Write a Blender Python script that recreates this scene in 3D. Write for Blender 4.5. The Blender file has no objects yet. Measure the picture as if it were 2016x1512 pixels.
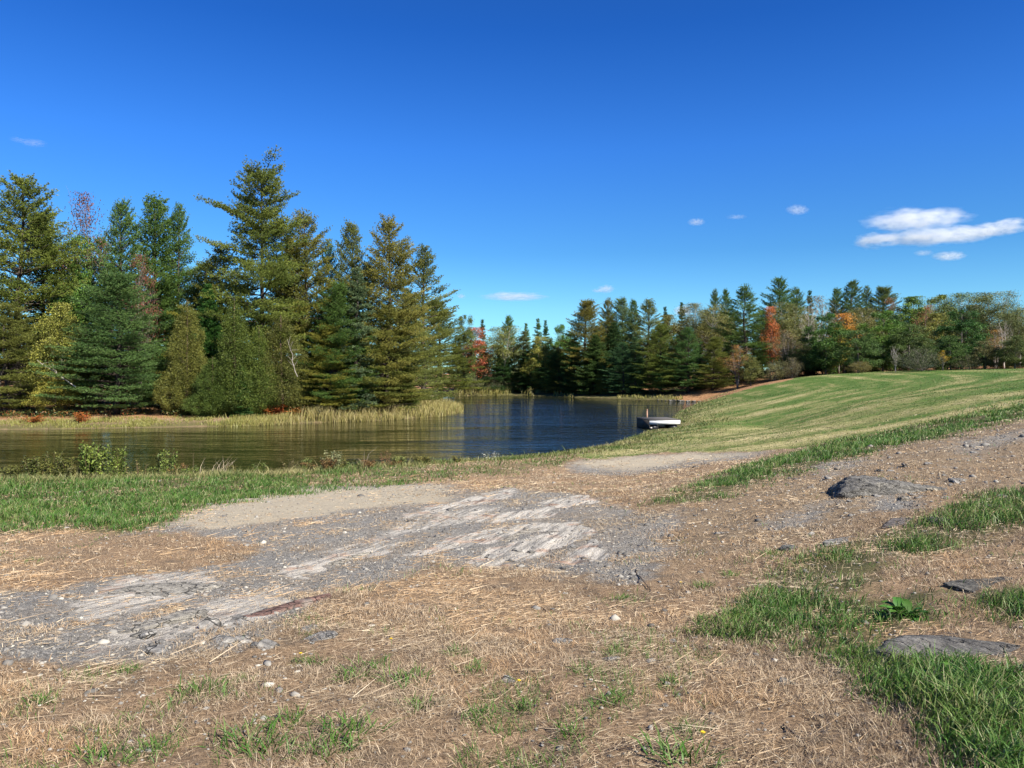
import bpy, math, random
import numpy as np

# ------------------------------------------------------------------ camera, sky, sun, exposure
S = bpy.context.scene
COL = S.collection
R = math.radians
FPX, HOR, CU = 1515.0, 735.0, 1008.0          # focal length, horizon row, centre column of the photograph (2016 wide)
EYE = 1.6
WATER = -1.9
cam = bpy.data.cameras.new('camera'); camo = bpy.data.objects.new('camera', cam); COL.objects.link(camo)
camo.location = (0, 0, EYE); camo.rotation_euler = (R(90), 0, 0)
cam.sensor_width = 36; cam.lens = 36 * FPX / 2016; cam.shift_y = -(756 - HOR) / 2016
cam.clip_start = .1; cam.clip_end = 20000
S.camera = camo
S.view_settings.view_transform = 'Standard'; S.view_settings.look = 'None'
S.view_settings.exposure = 1.22; S.view_settings.gamma = 1
SUN_AZ, SUN_EL = R(134), R(40)
W = bpy.data.worlds.new('World'); S.world = W; W.use_nodes = True
wn = W.node_tree; bg = wn.nodes['Background']
sky = wn.nodes.new('ShaderNodeTexSky'); sky.sky_type = 'NISHITA'; sky.sun_disc = False
sky.sun_elevation = SUN_EL; sky.sun_rotation = SUN_AZ
sky.altitude = 200; sky.air_density = 1.0; sky.dust_density = 0.0; sky.ozone_density = 1.5
gtc = wn.nodes.new('ShaderNodeTexCoord'); gsp = wn.nodes.new('ShaderNodeSeparateXYZ'); grm = wn.nodes.new('ShaderNodeValToRGB'); gmu = wn.nodes.new('ShaderNodeMix')
wn.links.new(gtc.outputs['Generated'], gsp.inputs[0]); wn.links.new(gsp.outputs[2], grm.inputs[0])
SKYK = 1 / 3.0                                  # clean dry autumn air: the sky is deeper blue than the bare model's
st_ = [(0, (.95, 1.9, 2.55)), (.08, (.87, 1.75, 2.43)), (.153, (.57, 1.41, 2.3)), (.276, (.42, 1.3, 2.75)), (.408, (.22, .97, 2.4)), (.8, (.28, .75, 1.6))]
while len(grm.color_ramp.elements) < len(st_): grm.color_ramp.elements.new(.5)
for e, (p_, c_) in zip(grm.color_ramp.elements, st_): e.position = p_; e.color = (*[k * SKYK for k in c_], 1)
gmu.data_type = 'RGBA'; gmu.blend_type = 'MULTIPLY'; gmu.inputs[0].default_value = 1
wn.links.new(sky.outputs[0], gmu.inputs[6]); wn.links.new(grm.outputs[0], gmu.inputs[7])
wn.links.new(gmu.outputs[2], bg.inputs[0]); bg.inputs[1].default_value = 0.05 * 3.0 * .84 * .758 / 1.165
sl = bpy.data.lights.new('sun', 'SUN'); sl.energy = 4.6; sl.angle = R(.53); sl.color = (1, .945, .84)
so = bpy.data.objects.new('sun', sl); COL.objects.link(so)
TS = np.array([math.sin(SUN_AZ) * math.cos(SUN_EL), math.cos(SUN_AZ) * math.cos(SUN_EL), math.sin(SUN_EL)])
from mathutils import Vector
so.rotation_euler = Vector(TS).to_track_quat('Z', 'Y').to_euler()
cy = S.cycles
cy.max_bounces = 7; cy.diffuse_bounces = 3; cy.glossy_bounces = 3; cy.transmission_bounces = 3; cy.volume_bounces = 5
cy.sample_clamp_indirect = 6; cy.use_denoising = True
cy.volume_step_rate = 1.0

# ------------------------------------------------------------------ numpy helpers
def hsh(ix, iy, s):
    n = (ix * 374761393 + iy * 668265263 + s * 974634533) & 0x7fffffff
    n = ((n ^ (n >> 13)) * 1274126177) & 0x7fffffff
    n = n ^ (n >> 16)
    return (n & 0xffff) / 65535.0
def vnoise(x, y, s=0):
    xi = np.floor(x).astype(np.int64); yi = np.floor(y).astype(np.int64)
    fx = x - xi; fy = y - yi; fx = fx * fx * (3 - 2 * fx); fy = fy * fy * (3 - 2 * fy)
    a = hsh(xi, yi, s); b = hsh(xi + 1, yi, s); c = hsh(xi, yi + 1, s); d = hsh(xi + 1, yi + 1, s)
    return (a + (b - a) * fx) * (1 - fy) + (c + (d - c) * fx) * fy
def fbm(x, y, s=0, o=4):
    t = 0; a = .5; n = 0
    for k in range(o):
        t = t + a * vnoise(x, y, s + k * 17); n += a; a *= .55; x = x * 2.03 + 3.1; y = y * 2.03 + 1.7
    return t / n
def sstep(a, b, x):
    t = np.clip((x - a) / (b - a), 0, 1); return t * t * (3 - 2 * t)
def unit(v): return v / np.maximum(np.linalg.norm(v, axis=-1, keepdims=True), 1e-9)

class MB:
    """collects faces and writes them as one mesh"""
    def __init__(self): self.v = []; self.f = []; self.c = []; self.n = 0
    def add(self, v, f, c=None):
        v = np.asarray(v, float).reshape(-1, 3); f = np.asarray(f, np.int64)
        self.v.append(v); self.f.append(f + self.n)
        self.c.append(np.ones((len(v), 3)) * .5 if c is None else np.broadcast_to(c, (len(v), 3)))
        self.n += len(v)
    def mesh(self, name, mat, smooth=False):
        me = bpy.data.meshes.new(name)
        v = np.concatenate(self.v); c = np.concatenate(self.c)
        lv = np.concatenate([f.ravel() for f in self.f])
        cnt = np.concatenate([np.full(len(f), f.shape[1]) for f in self.f])
        st = np.concatenate([[0], np.cumsum(cnt)[:-1]])
        me.vertices.add(len(v)); me.vertices.foreach_set('co', v.ravel().astype(np.float32))
        me.loops.add(len(lv)); me.loops.foreach_set('vertex_index', lv.astype(np.int32))
        me.polygons.add(len(cnt)); me.polygons.foreach_set('loop_start', st.astype(np.int32))
        if smooth: me.polygons.foreach_set('use_smooth', np.ones(len(cnt), bool))
        at = me.color_attributes.new('c', 'FLOAT_COLOR', 'POINT')
        at.data.foreach_set('color', np.concatenate([c, np.ones((len(c), 1))], 1).ravel().astype(np.float32))
        me.materials.append(mat); me.update(calc_edges=True)
        return me
    def tube(self, P, rad, k=5, c=None):
        P = np.asarray(P, float); n = len(P); rad = np.asarray(rad, float)
        T = unit(np.gradient(P, axis=0)); ref = np.array([1., 0, 0]) if abs(T[0][0]) < .8 else np.array([0, 1., 0])
        A = unit(np.cross(T, ref)); B = np.cross(T, A)
        an = np.arange(k) * 2 * math.pi / k
        V = P[:, None] + rad[:, None, None] * (np.cos(an)[None, :, None] * A[:, None] + np.sin(an)[None, :, None] * B[:, None])
        i = np.arange(n - 1)[:, None]; j = np.arange(k)[None]; j2 = (j + 1) % k
        F = np.stack([i * k + j, i * k + j2, (i + 1) * k + j2, (i + 1) * k + j], -1).reshape(-1, 4)
        self.add(V.reshape(-1, 3), F, c)
        self.f.append(np.array([list(range(k - 1, -1, -1))]) + self.n - n * k)
        self.f.append(np.array([list(range(k))]) + self.n - k)
    def box(self, lo, hi, c=None):
        (a, b, d), (e, f, g) = lo, hi
        V = [(a, b, d), (e, b, d), (e, f, d), (a, f, d), (a, b, g), (e, b, g), (e, f, g), (a, f, g)]
        self.add(V, [(0, 3, 2, 1), (4, 5, 6, 7), (0, 1, 5, 4), (1, 2, 6, 5), (2, 3, 7, 6), (3, 0, 4, 7)], c)
    def blades(self, P, D, L, Wd, rnd, grp, rng):
        """one pointed triangle per blade"""
        n = len(P); Sd = unit(np.cross(D, rng.normal(size=(n, 3))))
        L = np.asarray(L)[:, None]; Wd = np.asarray(Wd)[:, None]
        V = np.stack([P - Sd * Wd / 2, P + Sd * Wd / 2, P + D * L], 1)
        c = np.zeros((n, 3, 3)); c[:, :, 0] = rnd[:, None]; c[:, :, 1] = grp[:, None]; c[:, 2, 2] = 1
        self.add(V.reshape(-1, 3), np.arange(n * 3).reshape(n, 3), c.reshape(-1, 3))
    def leaves(self, P, D, L, Wd, rnd, grp, rng):
        n = len(P); Sd = unit(np.cross(D, rng.normal(size=(n, 3))))
        L = np.asarray(L)[:, None]; Wd = np.asarray(Wd)[:, None]
        M = P + D * L * .5
        V = np.stack([P, M + Sd * Wd / 2, P + D * L, M - Sd * Wd / 2], 1)
        c = np.zeros((n, 4, 3)); c[:, :, 0] = rnd[:, None]; c[:, :, 1] = grp[:, None]; c[:, 1:, 2] = .6
        self.add(V.reshape(-1, 3), np.arange(n * 4).reshape(n, 4), c.reshape(-1, 3))
    def grass(self, P, D, L, Wd, bend, rnd, grp, rng):
        """curved two-piece blade: quad + tip"""
        n = len(P); Z = np.array([0, 0, 1.])
        h = rng.uniform(0, 2 * math.pi, n); Sd = np.stack([np.cos(h), np.sin(h), 0 * h], 1)
        L = np.asarray(L)[:, None]; Wd = np.asarray(Wd)[:, None]
        Hd = unit(D * np.array([1, 1, 0.]) + 1e-6)
        M = P + D * L * .55
        D2 = unit(D + Hd * bend[:, None] - Z * bend[:, None] * .6)
        T = M + D2 * L * .5
        V = np.stack([P - Sd * Wd / 2, P + Sd * Wd / 2, M + Sd * Wd * .4, M - Sd * Wd * .4, T], 1)
        c = np.zeros((n, 5, 3)); c[:, :, 0] = rnd[:, None]; c[:, :, 1] = grp[:, None]; c[:, 2:4, 2] = .5; c[:, 4, 2] = 1
        b = np.arange(n)[:, None] * 5
        self.add(V.reshape(-1, 3), b + np.array([[0, 1, 2, 3]]), c.reshape(-1, 3))
        self.f.append(b + np.array([[3, 2, 4]]) + self.n - n * 5)

def tag(o, label=None, cat=None, group=None, kind=None):
    if label: o['label'] = label
    if cat: o['category'] = cat
    if group: o['group'] = group
    if kind: o['kind'] = kind
    return o
def link(name, me, parent=None):
    o = bpy.data.objects.new(name, me); COL.objects.link(o)
    if parent: o.parent = parent
    return o
def empty(name, loc, rz=0, sc=(1, 1, 1)):
    o = bpy.data.objects.new(name, None); COL.objects.link(o)
    o.location = loc; o.rotation_euler = (0, 0, rz); o.scale = sc; o.empty_display_size = .2
    return o

# ------------------------------------------------------------------ terrain shape
def at(u, d, v): return ((u - CU) / FPX * d, d, EYE - (v - HOR) / FPX * d)
def wat(u, v):
    d = (EYE - WATER) * FPX / (v - HOR); return ((u - CU) / FPX * d, d)
NEAR = [(-900, 948), (-300, 950), (0, 950), (300, 948), (550, 938), (700, 926), (860, 915), (960, 909), (1050, 900), (1140, 888),
        (1200, 877), (1240, 864), (1276, 849), (1312, 841), (1322, 824), (1340, 810), (1360, 800), (1388, 792)]
FAR = [(1375, 789.5), (1250, 786), (1130, 782), (1050, 779), (1010, 778), (960, 778), (900, 779), (840, 784), (880, 793)]
LEFT = [(904, 803), (897, 812), (860, 820), (750, 828), (600, 833), (500, 838), (300, 842), (100, 845), (0, 846), (-400, 848), (-1000, 850)]
SHORE = np.array([wat(*p) for p in NEAR + FAR + LEFT])
CP = [at(*p) for p in [
    (1560, 88, 745), (1750, 75, 741), (1900, 67, 738), (2016, 60, 735), (1500, 42, 846), (1700, 40, 800), (1900, 42, 768), (2016, 30, 786),
    (1800, 25, 846), (1500, 24, 900), (1300, 29, 888), (1400, 60, 806), (1550, 65, 775), (1700, 62, 763), (1008, 16, 962), (1008, 8.5, 1100), (1008, 5, 1250), (1008, 3, 1512),
    (300, 11, 1050), (0, 18.5, 990), (0, 9, 1100), (0, 4.5, 1300), (0, 3, 1512), (500, 21, 958), (800, 24, 935), (1740, 11.5, 950),
    (2016, 18, 838), (2016, 10.5, 952), (2016, 4.1, 1250), (2016, 2.6, 1512), (2016, 8, 1000), (2016, 13, 900), (1700, 5, 1200), (1700, 9.5, 1000),
    (1400, 7.5, 1100), (1250, 17, 960), (600, 14, 1000), (1600, 16, 905), (1440, 90, 770), (1500, 92, 756)]]
CP += [(-8, -6, .3), (0, -8, .5), (8, -6, .8), (-30, 10, -.9), (30, 5, 1.6), (20, 15, 1.1), (45, 40, 2.1), (60, 70, 2.3), (50, 100, 1.8), (35, 110, 1.3), (15, 125, -.6),
       (0, 135, -1.1), (-15, 140, -1.2), (-10, 66, -1.5), (-8, 84, -1.5), (-20, 60, -1.5), (-30, 58, -1.45), (-45, 60, -1.35), (-30, 80, -.6), (-60, 90, 0), (0, 200, 1), (80, 150, 3), (-80, 150, 1)]
CP = np.array(CP)
PW = SHORE[(SHORE[:, 0] > -60)]
pts = np.concatenate([CP, np.concatenate([PW, np.full((len(PW), 1), WATER)], 1)])
def tps_fit(p, lam=.4):
    n = len(p); d = np.hypot(p[:, None, 0] - p[None, :, 0], p[:, None, 1] - p[None, :, 1])
    K = np.where(d > 0, d * d * np.log(np.maximum(d, 1e-9)), 0) + lam * np.eye(n)
    Pm = np.concatenate([np.ones((n, 1)), p[:, :2]], 1)
    A = np.block([[K, Pm], [Pm.T, np.zeros((3, 3))]])
    return np.linalg.solve(A, np.concatenate([p[:, 2], np.zeros(3)]))
TW = tps_fit(pts)
def tps(x, y):
    z = TW[-3] + TW[-2] * x + TW[-1] * y
    for k in range(len(pts)):
        d2 = (x - pts[k, 0]) ** 2 + (y - pts[k, 1]) ** 2
        z = z + TW[k] * .5 * d2 * np.log(np.maximum(d2, 1e-12))
    return z
def sdist(x, y, poly):
    """distance to a polygon's outline, positive inside"""
    poly = np.asarray(poly); q = np.roll(poly, -1, 0)
    best = np.full(x.shape, 1e9); ins = np.zeros(x.shape, bool)
    for (ax, ay), (bx, by) in zip(poly, q):
        ex, ey = bx - ax, by - ay
        t = np.clip(((x - ax) * ex + (y - ay) * ey) / (ex * ex + ey * ey + 1e-12), 0, 1)
        best = np.minimum(best, (x - ax - t * ex) ** 2 + (y - ay - t * ey) ** 2)
        if abs(ey) > 1e-12:
            ins ^= ((ay > y) != (by > y)) & (x < (bx - ax) * (y - ay) / ey + ax)
    return np.where(ins, 1, -1) * np.sqrt(best)
def zbase(x, y):
    r = np.hypot(x, y)
    z = np.clip(tps(x, y), -2.2, 5)
    far = sstep(150, 260, r); z = z * (1 - far) + 1.2 * far
    s = sdist(x, y, SHORE)
    land = np.maximum(z, WATER + .04 + np.minimum(np.maximum(-s, 0) * .12, .45))
    return np.where(s > 0, WATER - np.minimum(s * .35, 1.6) - .02, land)

# polar sheet: fine near the camera, coarse far away
TH = np.radians(np.concatenate([np.linspace(-48, 48, 700), np.linspace(48, 312, 68)[1:-1]]))
RR = 1.1 * np.exp(np.arange(0, 880) * .0083)
RR = RR[RR < 1600]
NR, NT = len(RR), len(TH)
GX = RR[:, None] * np.sin(TH)[None]; GY = RR[:, None] * np.cos(TH)[None]
GZ = zbase(GX, GY)
THW = np.concatenate([TH, [TH[0] + 2 * math.pi]])
def gsamp(A, x, y):
    r = np.hypot(x, y); th = np.arctan2(x, y); th = np.where(th < TH[0], th + 2 * math.pi, th)
    fi = np.clip(np.log(np.maximum(r, RR[0]) / RR[0]) / .0083, 0, NR - 1.001)
    fj = np.interp(th, THW, np.arange(NT + 1))
    i = fi.astype(int); a = fi - i; j = np.minimum(fj.astype(int), NT - 1); b = fj - j; j2 = (j + 1) % NT
    return (A[i, j] * (1 - b) + A[i, j2] * b) * (1 - a) + (A[i + 1, j] * (1 - b) + A[i + 1, j2] * b) * a
DD = np.exp(np.linspace(math.log(1.6), math.log(220), 900))
def hit(u, v, A=None):
    """where the line of sight of a photograph pixel meets the ground"""
    x = (u - CU) / FPX * DD; z = EYE - (v - HOR) / FPX * DD
    g = gsamp(GZ if A is None else A, x, DD)
    k = np.argmax(g >= z) if np.any(g >= z) else len(DD) - 1
    d = DD[k]; return np.array([(u - CU) / FPX * d, d, g[k]])
wx = GX + (fbm(GX * .9, GY * .9, 5) - .5) * .9 * np.minimum(1, .12 * RR[:, None]); wy = GY + (fbm(GX * .9, GY * .9, 9) - .5) * 1.4 * np.minimum(1, .12 * RR[:, None])
def zone(uv, soft=.05):
    poly = np.array([hit(u, v)[:2] for u, v in uv])
    x0, y0 = poly.min(0) - 6; x1, y1 = poly.max(0) + 6
    m = np.zeros(GX.shape); s = (GX > x0) & (GX < x1) & (GY > y0) & (GY < y1)
    k = np.hypot(GX[s], GY[s]) * soft
    m[s] = sstep(-1, 1, sdist(wx[s], wy[s], poly) / k)
    return m
gravel = zone([(300, 1040), (420, 985), (600, 958), (880, 953), (920, 972), (1000, 962), (1200, 980), (1250, 1010), (1340, 1005), (1300, 1080), (1250, 1135),
               (1080, 1135), (900, 1125), (850, 1110), (700, 1160), (600, 1200), (480, 1270), (300, 1300), (140, 1300), (-60, 1270), (-60, 1170), (150, 1155), (400, 1120), (520, 1080), (400, 1060)])
gravel = np.maximum(gravel, zone([(1120, 917), (1200, 902), (1350, 891), (1500, 889), (1515, 897), (1380, 915), (1250, 935), (1160, 937)]))
gravel = np.maximum(gravel, .8 * zone([(1600, 920), (1720, 895), (1700, 915), (1640, 940)]))
gravel = np.maximum(gravel, .9 * zone([(1480, 1030), (1640, 985), (1650, 995), (1500, 1045)]))
gravel = np.maximum(gravel, .9 * zone([(1690, 985), (1780, 970), (1830, 990), (1800, 1010), (1700, 1010)]))
gravel = np.maximum(gravel, .8 * zone([(1880, 870), (2016, 840), (2016, 875), (1900, 900)]))
sand = zone([(300, 1035), (420, 985), (620, 960), (880, 956), (860, 990), (700, 1003), (560, 1025), (430, 1042)])
sand = np.maximum(sand, .75 * zone([(1130, 915), (1200, 902), (1350, 891), (1500, 890), (1380, 908), (1250, 928)]))
ledge = np.zeros(GX.shape)
for z_ in ([(560, 1142), (650, 1097), (760, 1066), (775, 1084), (690, 1112), (600, 1147)], [(815, 1083), (870, 1060), (1000, 1040), (1040, 1026), (1150, 1026), (1145, 1048), (1050, 1052), (960, 1072), (880, 1080)],
           [(905, 1117), (960, 1082), (1050, 1062), (1150, 1042), (1170, 1055), (1120, 1085), (1020, 1118), (940, 1127)], [(780, 1014), (900, 984), (1010, 962), (1020, 970), (920, 997), (800, 1022)],
           [(870, 1034), (960, 1012), (1090, 1000), (1095, 1012), (980, 1028)], [(1050, 985), (1160, 975), (1200, 985), (1100, 1003)], [(1080, 1120), (1180, 1078), (1230, 1090), (1150, 1125)]):
    ledge = np.maximum(ledge, zone(z_, .018))
for z_, k_ in (([(140, 1215), (170, 1168), (330, 1128), (440, 1132), (430, 1165), (330, 1192), (190, 1222)], .8), ([(150, 1292), (210, 1240), (390, 1180), (620, 1150), (615, 1185), (480, 1250), (300, 1270)], .62), ([(600, 1090), (800, 1020), (1000, 985), (1000, 1010), (820, 1050), (640, 1110)], .6)):
    ledge = np.maximum(ledge, k_ * zone(z_, .04))
lush = zone([(-260, 938), (620, 940), (600, 975), (340, 1005), (285, 1045), (-260, 1058)])
lush = np.maximum(lush, .55 * zone([(560, 928), (860, 918), (1130, 898), (1150, 912), (900, 945), (600, 975)]))
lush = np.maximum(lush, zone([(1300, 992), (1430, 930), (1590, 880), (1800, 838), (2100, 770), (2100, 800), (1800, 872), (1610, 922), (1400, 985)]))
lush = np.maximum(lush, zone([(1330, 1245), (1480, 1160), (1640, 1090), (1790, 1040), (2100, 955), (2100, 1025), (1840, 1090), (1720, 1140), (1650, 1180), (1640, 1240), (1560, 1265)]))
lush = np.maximum(lush, zone([(1880, 1180), (2100, 1140), (2100, 1235), (1920, 1220)]))
lush = np.maximum(lush, zone([(1640, 1280), (1760, 1262), (1900, 1300), (2100, 1290), (2100, 1600), (1880, 1600), (1800, 1440), (1700, 1340)]))
lush = np.maximum(lush, .7 * zone([(1560, 1180), (1830, 1150), (1850, 1230), (1700, 1300), (1580, 1290)]))
mown = zone([(1130, 898), (1240, 868), (1330, 822), (1380, 797), (1500, 760), (1560, 747), (1750, 739), (2100, 727), (2300, 770), (1800, 838), (1590, 880), (1520, 886), (1300, 890), (1180, 905)], .02)
mown = np.maximum(mown, sstep(26, 30, GY) * sstep(8, 14, GX) * (RR[:, None] < 101) * 1.0)
shs = sdist(GX, GY, SHORE)
forest = sstep(2.2, 4.5, -shs) * np.maximum(sstep(46, 50, GY) * sstep(2, -2, GX), sstep(100, 112, GY))
forest = np.maximum(forest, zone([(1382, 792), (1500, 759), (1560, 747), (1480, 742), (1350, 770), (1340, 788)], .01))
UU = CU + FPX * GX / np.maximum(GY, .1)
forest = np.maximum(forest, sstep(88, 92, RR[:, None] - 12 * sstep(1540, 1600, UU))) * (shs < 0)
mown = mown * (1 - forest)
dk_ = (GY > 98) * sstep(1350, 1310, UU) * sstep(9, 6, -shs) * (shs < 0); forest = forest * (1 - dk_); lush = np.maximum(lush, dk_)
bank = sstep(2.6, .6, -shs) * (shs < 0)
path = zone([(2100, 815), (1800, 868), (1610, 920), (1400, 985), (1290, 1010), (1320, 1110), (1500, 1090), (1700, 1020), (2100, 945)])
# small relief
near = sstep(90, 30, RR)[:, None]
rel = (fbm(GX * .8, GY * .8, 21) - .5) * .12 + (fbm(GX * 4, GY * 4, 22) - .5) * .05 + (fbm(GX * 18, GY * 18, 23, 3) - .5) * .016 * sstep(25, 12, RR)[:, None]
sx = GX * .955 - GY * .296; sy = GX * .296 + GY * .955        # across / along the beds of the rock
strat = fbm(sx * 9, sy * 1.2, 31, 4)
led = np.maximum(ledge, gravel * .45 * (1 - sand))
GZ = GZ + near * (shs < -.2) * rel * (1 - .55 * gravel) + led * (sstep(.35, .75, strat) * .02 - .006) * sstep(30, 15, RR)[:, None]
GZ = GZ + lush * near * (fbm(GX * 2.2, GY * 2.2, 41) - .35) * .06
GZ = GZ + mown * near * (fbm(GX * .35, GY * .35, 45) - .5) * .22
ddk = sstep(2.6, 1.2, np.hypot(GX - 9.4, GY - 49.2)); GZ = np.where(ddk > 0, np.minimum(GZ, GZ * (1 - ddk) + (WATER + .02) * ddk), GZ)
ctr = MB()
i = np.arange(NR - 1)[:, None]; j = np.arange(NT)[None]; j2 = (j + 1) % NT
ctr.add(np.stack([GX, GY, GZ], -1).reshape(-1, 3), np.stack([i * NT + j, i * NT + j2, (i + 1) * NT + j2, (i + 1) * NT + j], -1).reshape(-1, 4)[:, ::-1])
ctr.v.append(np.array([[0, 0, GZ[0].mean()]])); ctr.c.append(np.full((1, 3), .5)); ctr.n += 1
jj = np.arange(NT); ctr.f.append(np.stack([np.full(NT, NR * NT), (jj + 1) % NT, jj], 1))

# ------------------------------------------------------------------ materials
class NT_:
    def __init__(self, name):
        self.m = bpy.data.materials.new(name); self.m.use_nodes = True; self.t = self.m.node_tree; self.t.nodes.clear()
        self.out = self.t.nodes.new('ShaderNodeOutputMaterial')
    def n(self, typ, ins=None, **kw):
        nd = self.t.nodes.new('ShaderNode' + typ)
        for k, v in kw.items(): setattr(nd, k, v)
        for k, v in (ins or {}).items(): self.set(nd.inputs[k], v)
        return nd
    def set(self, sock, v):
        if isinstance(v, bpy.types.NodeSocket): self.t.links.new(v, sock)
        elif isinstance(v, bpy.types.Node): self.t.links.new(v.outputs[0], sock)
        elif isinstance(v, (tuple, list)) and len(v) == 3 and sock.type == 'RGBA': sock.default_value = (*v, 1)
        else: sock.default_value = v
    def math(self, op, a, b=None, c=None, clamp=False):
        nd = self.n('Math', operation=op, use_clamp=clamp); self.set(nd.inputs[0], a)
        if b is not None: self.set(nd.inputs[1], b)
        if c is not None: self.set(nd.inputs[2], c)
        return nd.outputs[0]
    def mix(self, f, a, b, mode='MIX'):
        nd = self.n('Mix', data_type='RGBA', blend_type=mode); nd.clamp_factor = True
        self.set(nd.inputs[0], f); self.set(nd.inputs[6], a); self.set(nd.inputs[7], b); return nd.outputs[2]
    def ramp(self, f, stops, interp='LINEAR'):
        nd = self.n('ValToRGB'); nd.color_ramp.interpolation = interp; self.set(nd.inputs[0], f)
        el = nd.color_ramp.elements
        while len(el) < len(stops): el.new(.5)
        for e, (p, c) in zip(el, stops): e.position = p; e.color = (*c, 1) if len(c) == 3 else c
        return nd.outputs[0]
    def noise(self, vec, scale, detail=4, rough=.55, dist=0):
        nd = self.n('TexNoise', {'Scale': scale, 'Detail': detail, 'Roughness': rough, 'Distortion': dist}); self.set(nd.inputs['Vector'], vec); return nd.outputs['Fac']
    def coords(self, scale=(1, 1, 1), rot=(0, 0, 0)):
        tc = self.n('TexCoord'); mp = self.n('Mapping', vector_type='TEXTURE'); mp.inputs['Scale'].default_value = tuple(1 / k for k in scale); mp.inputs['Rotation'].default_value = rot
        self.t.links.new(tc.outputs['Object'], mp.inputs[0]); return mp.outputs[0]
    def surf(self, s): self.t.links.new(s if isinstance(s, bpy.types.NodeSocket) else s.outputs[0], self.out.inputs['Surface']); return self.m

def foliage_mat(name, tipmul=(1.5, 1.35, .9), translucent=.3, var=.9, spec=.25):
    """colour of the object, varied leaf by leaf and clump by clump; young tips are paler"""
    M = NT_(name); oi = M.n('ObjectInfo'); at_ = M.n('Attribute', attribute_name='c'); sp = M.n('SeparateColor'); M.set(sp.inputs[0], at_.outputs['Color'])
    a = M.math('MULTIPLY_ADD', sp.outputs[0], var, 1 - var / 2); b = M.math('MULTIPLY_ADD', sp.outputs[1], .7, .65)
    k = M.math('MULTIPLY', a, b)
    col = M.mix(1, oi.outputs['Color'], M.n('CombineColor', {0: k, 1: k, 2: k}).outputs[0], 'MULTIPLY')
    col = M.mix(M.math('MULTIPLY', sp.outputs[2], .8), col, M.mix(1, col, tipmul, 'MULTIPLY'))
    hu = M.n('HueSaturation'); M.set(hu.inputs['Color'], col); M.set(hu.inputs['Hue'], M.math('MULTIPLY_ADD', sp.outputs[1], -.03, .536))
    p = M.n('BsdfPrincipled', {'Roughness': .55, 'Specular IOR Level': spec}); M.set(p.inputs['Base Color'], hu.outputs[0])
    t = M.n('BsdfTranslucent'); M.set(t.inputs['Color'], hu.outputs[0])
    mx = M.n('MixShader', {0: translucent}); M.set(mx.inputs[1], p); M.set(mx.inputs[2], t)
    return M.surf(mx)
NEEDLE = foliage_mat('pine_needles', (1.55, 1.5, .85), .35, .9)
LEAF = foliage_mat('tree_leaves', (1.15, 1.1, .95), .2, 1.2)
SPRIG = foliage_mat('cedar_sprays', (1.4, 1.35, .9), .3, 1.2)
def simple_bark():
    M = NT_('bark'); oi = M.n('ObjectInfo'); co = M.coords((6, 6, 1.2)); n = M.noise(co, 3, 5, .65)
    c = M.mix(1, oi.outputs['Color'], M.ramp(n, [(.3, (.45, .42, .4)), (.7, (1.3, 1.28, 1.25))]), 'MULTIPLY')
    p = M.n('BsdfPrincipled', {'Roughness': .9, 'Specular IOR Level': .1, 'Base Color': c})
    b = M.n('Bump', {'Strength': .6, 'Distance': .03, 'Height': n}); M.set(p.inputs['Normal'], b)
    return M.surf(p)
BARK = simple_bark()
def blade_mat(name, stops, gstops=None, gmix=.5, translucent=.25):
    M = NT_(name); at_ = M.n('Attribute', attribute_name='c'); sp = M.n('SeparateColor'); M.set(sp.inputs[0], at_.outputs['Color'])
    c = M.ramp(sp.outputs[0], stops)
    if gstops: c = M.mix(gmix, c, M.ramp(sp.outputs[1], gstops))
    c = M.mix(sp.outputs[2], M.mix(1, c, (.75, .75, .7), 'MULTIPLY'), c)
    p = M.n('BsdfPrincipled', {'Roughness': .5, 'Specular IOR Level': .3, 'Base Color': c})
    t = M.n('BsdfTranslucent', {'Color': c}); mx = M.n('MixShader', {0: translucent}); M.set(mx.inputs[1], p); M.set(mx.inputs[2], t)
    return M.surf(mx)

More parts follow.
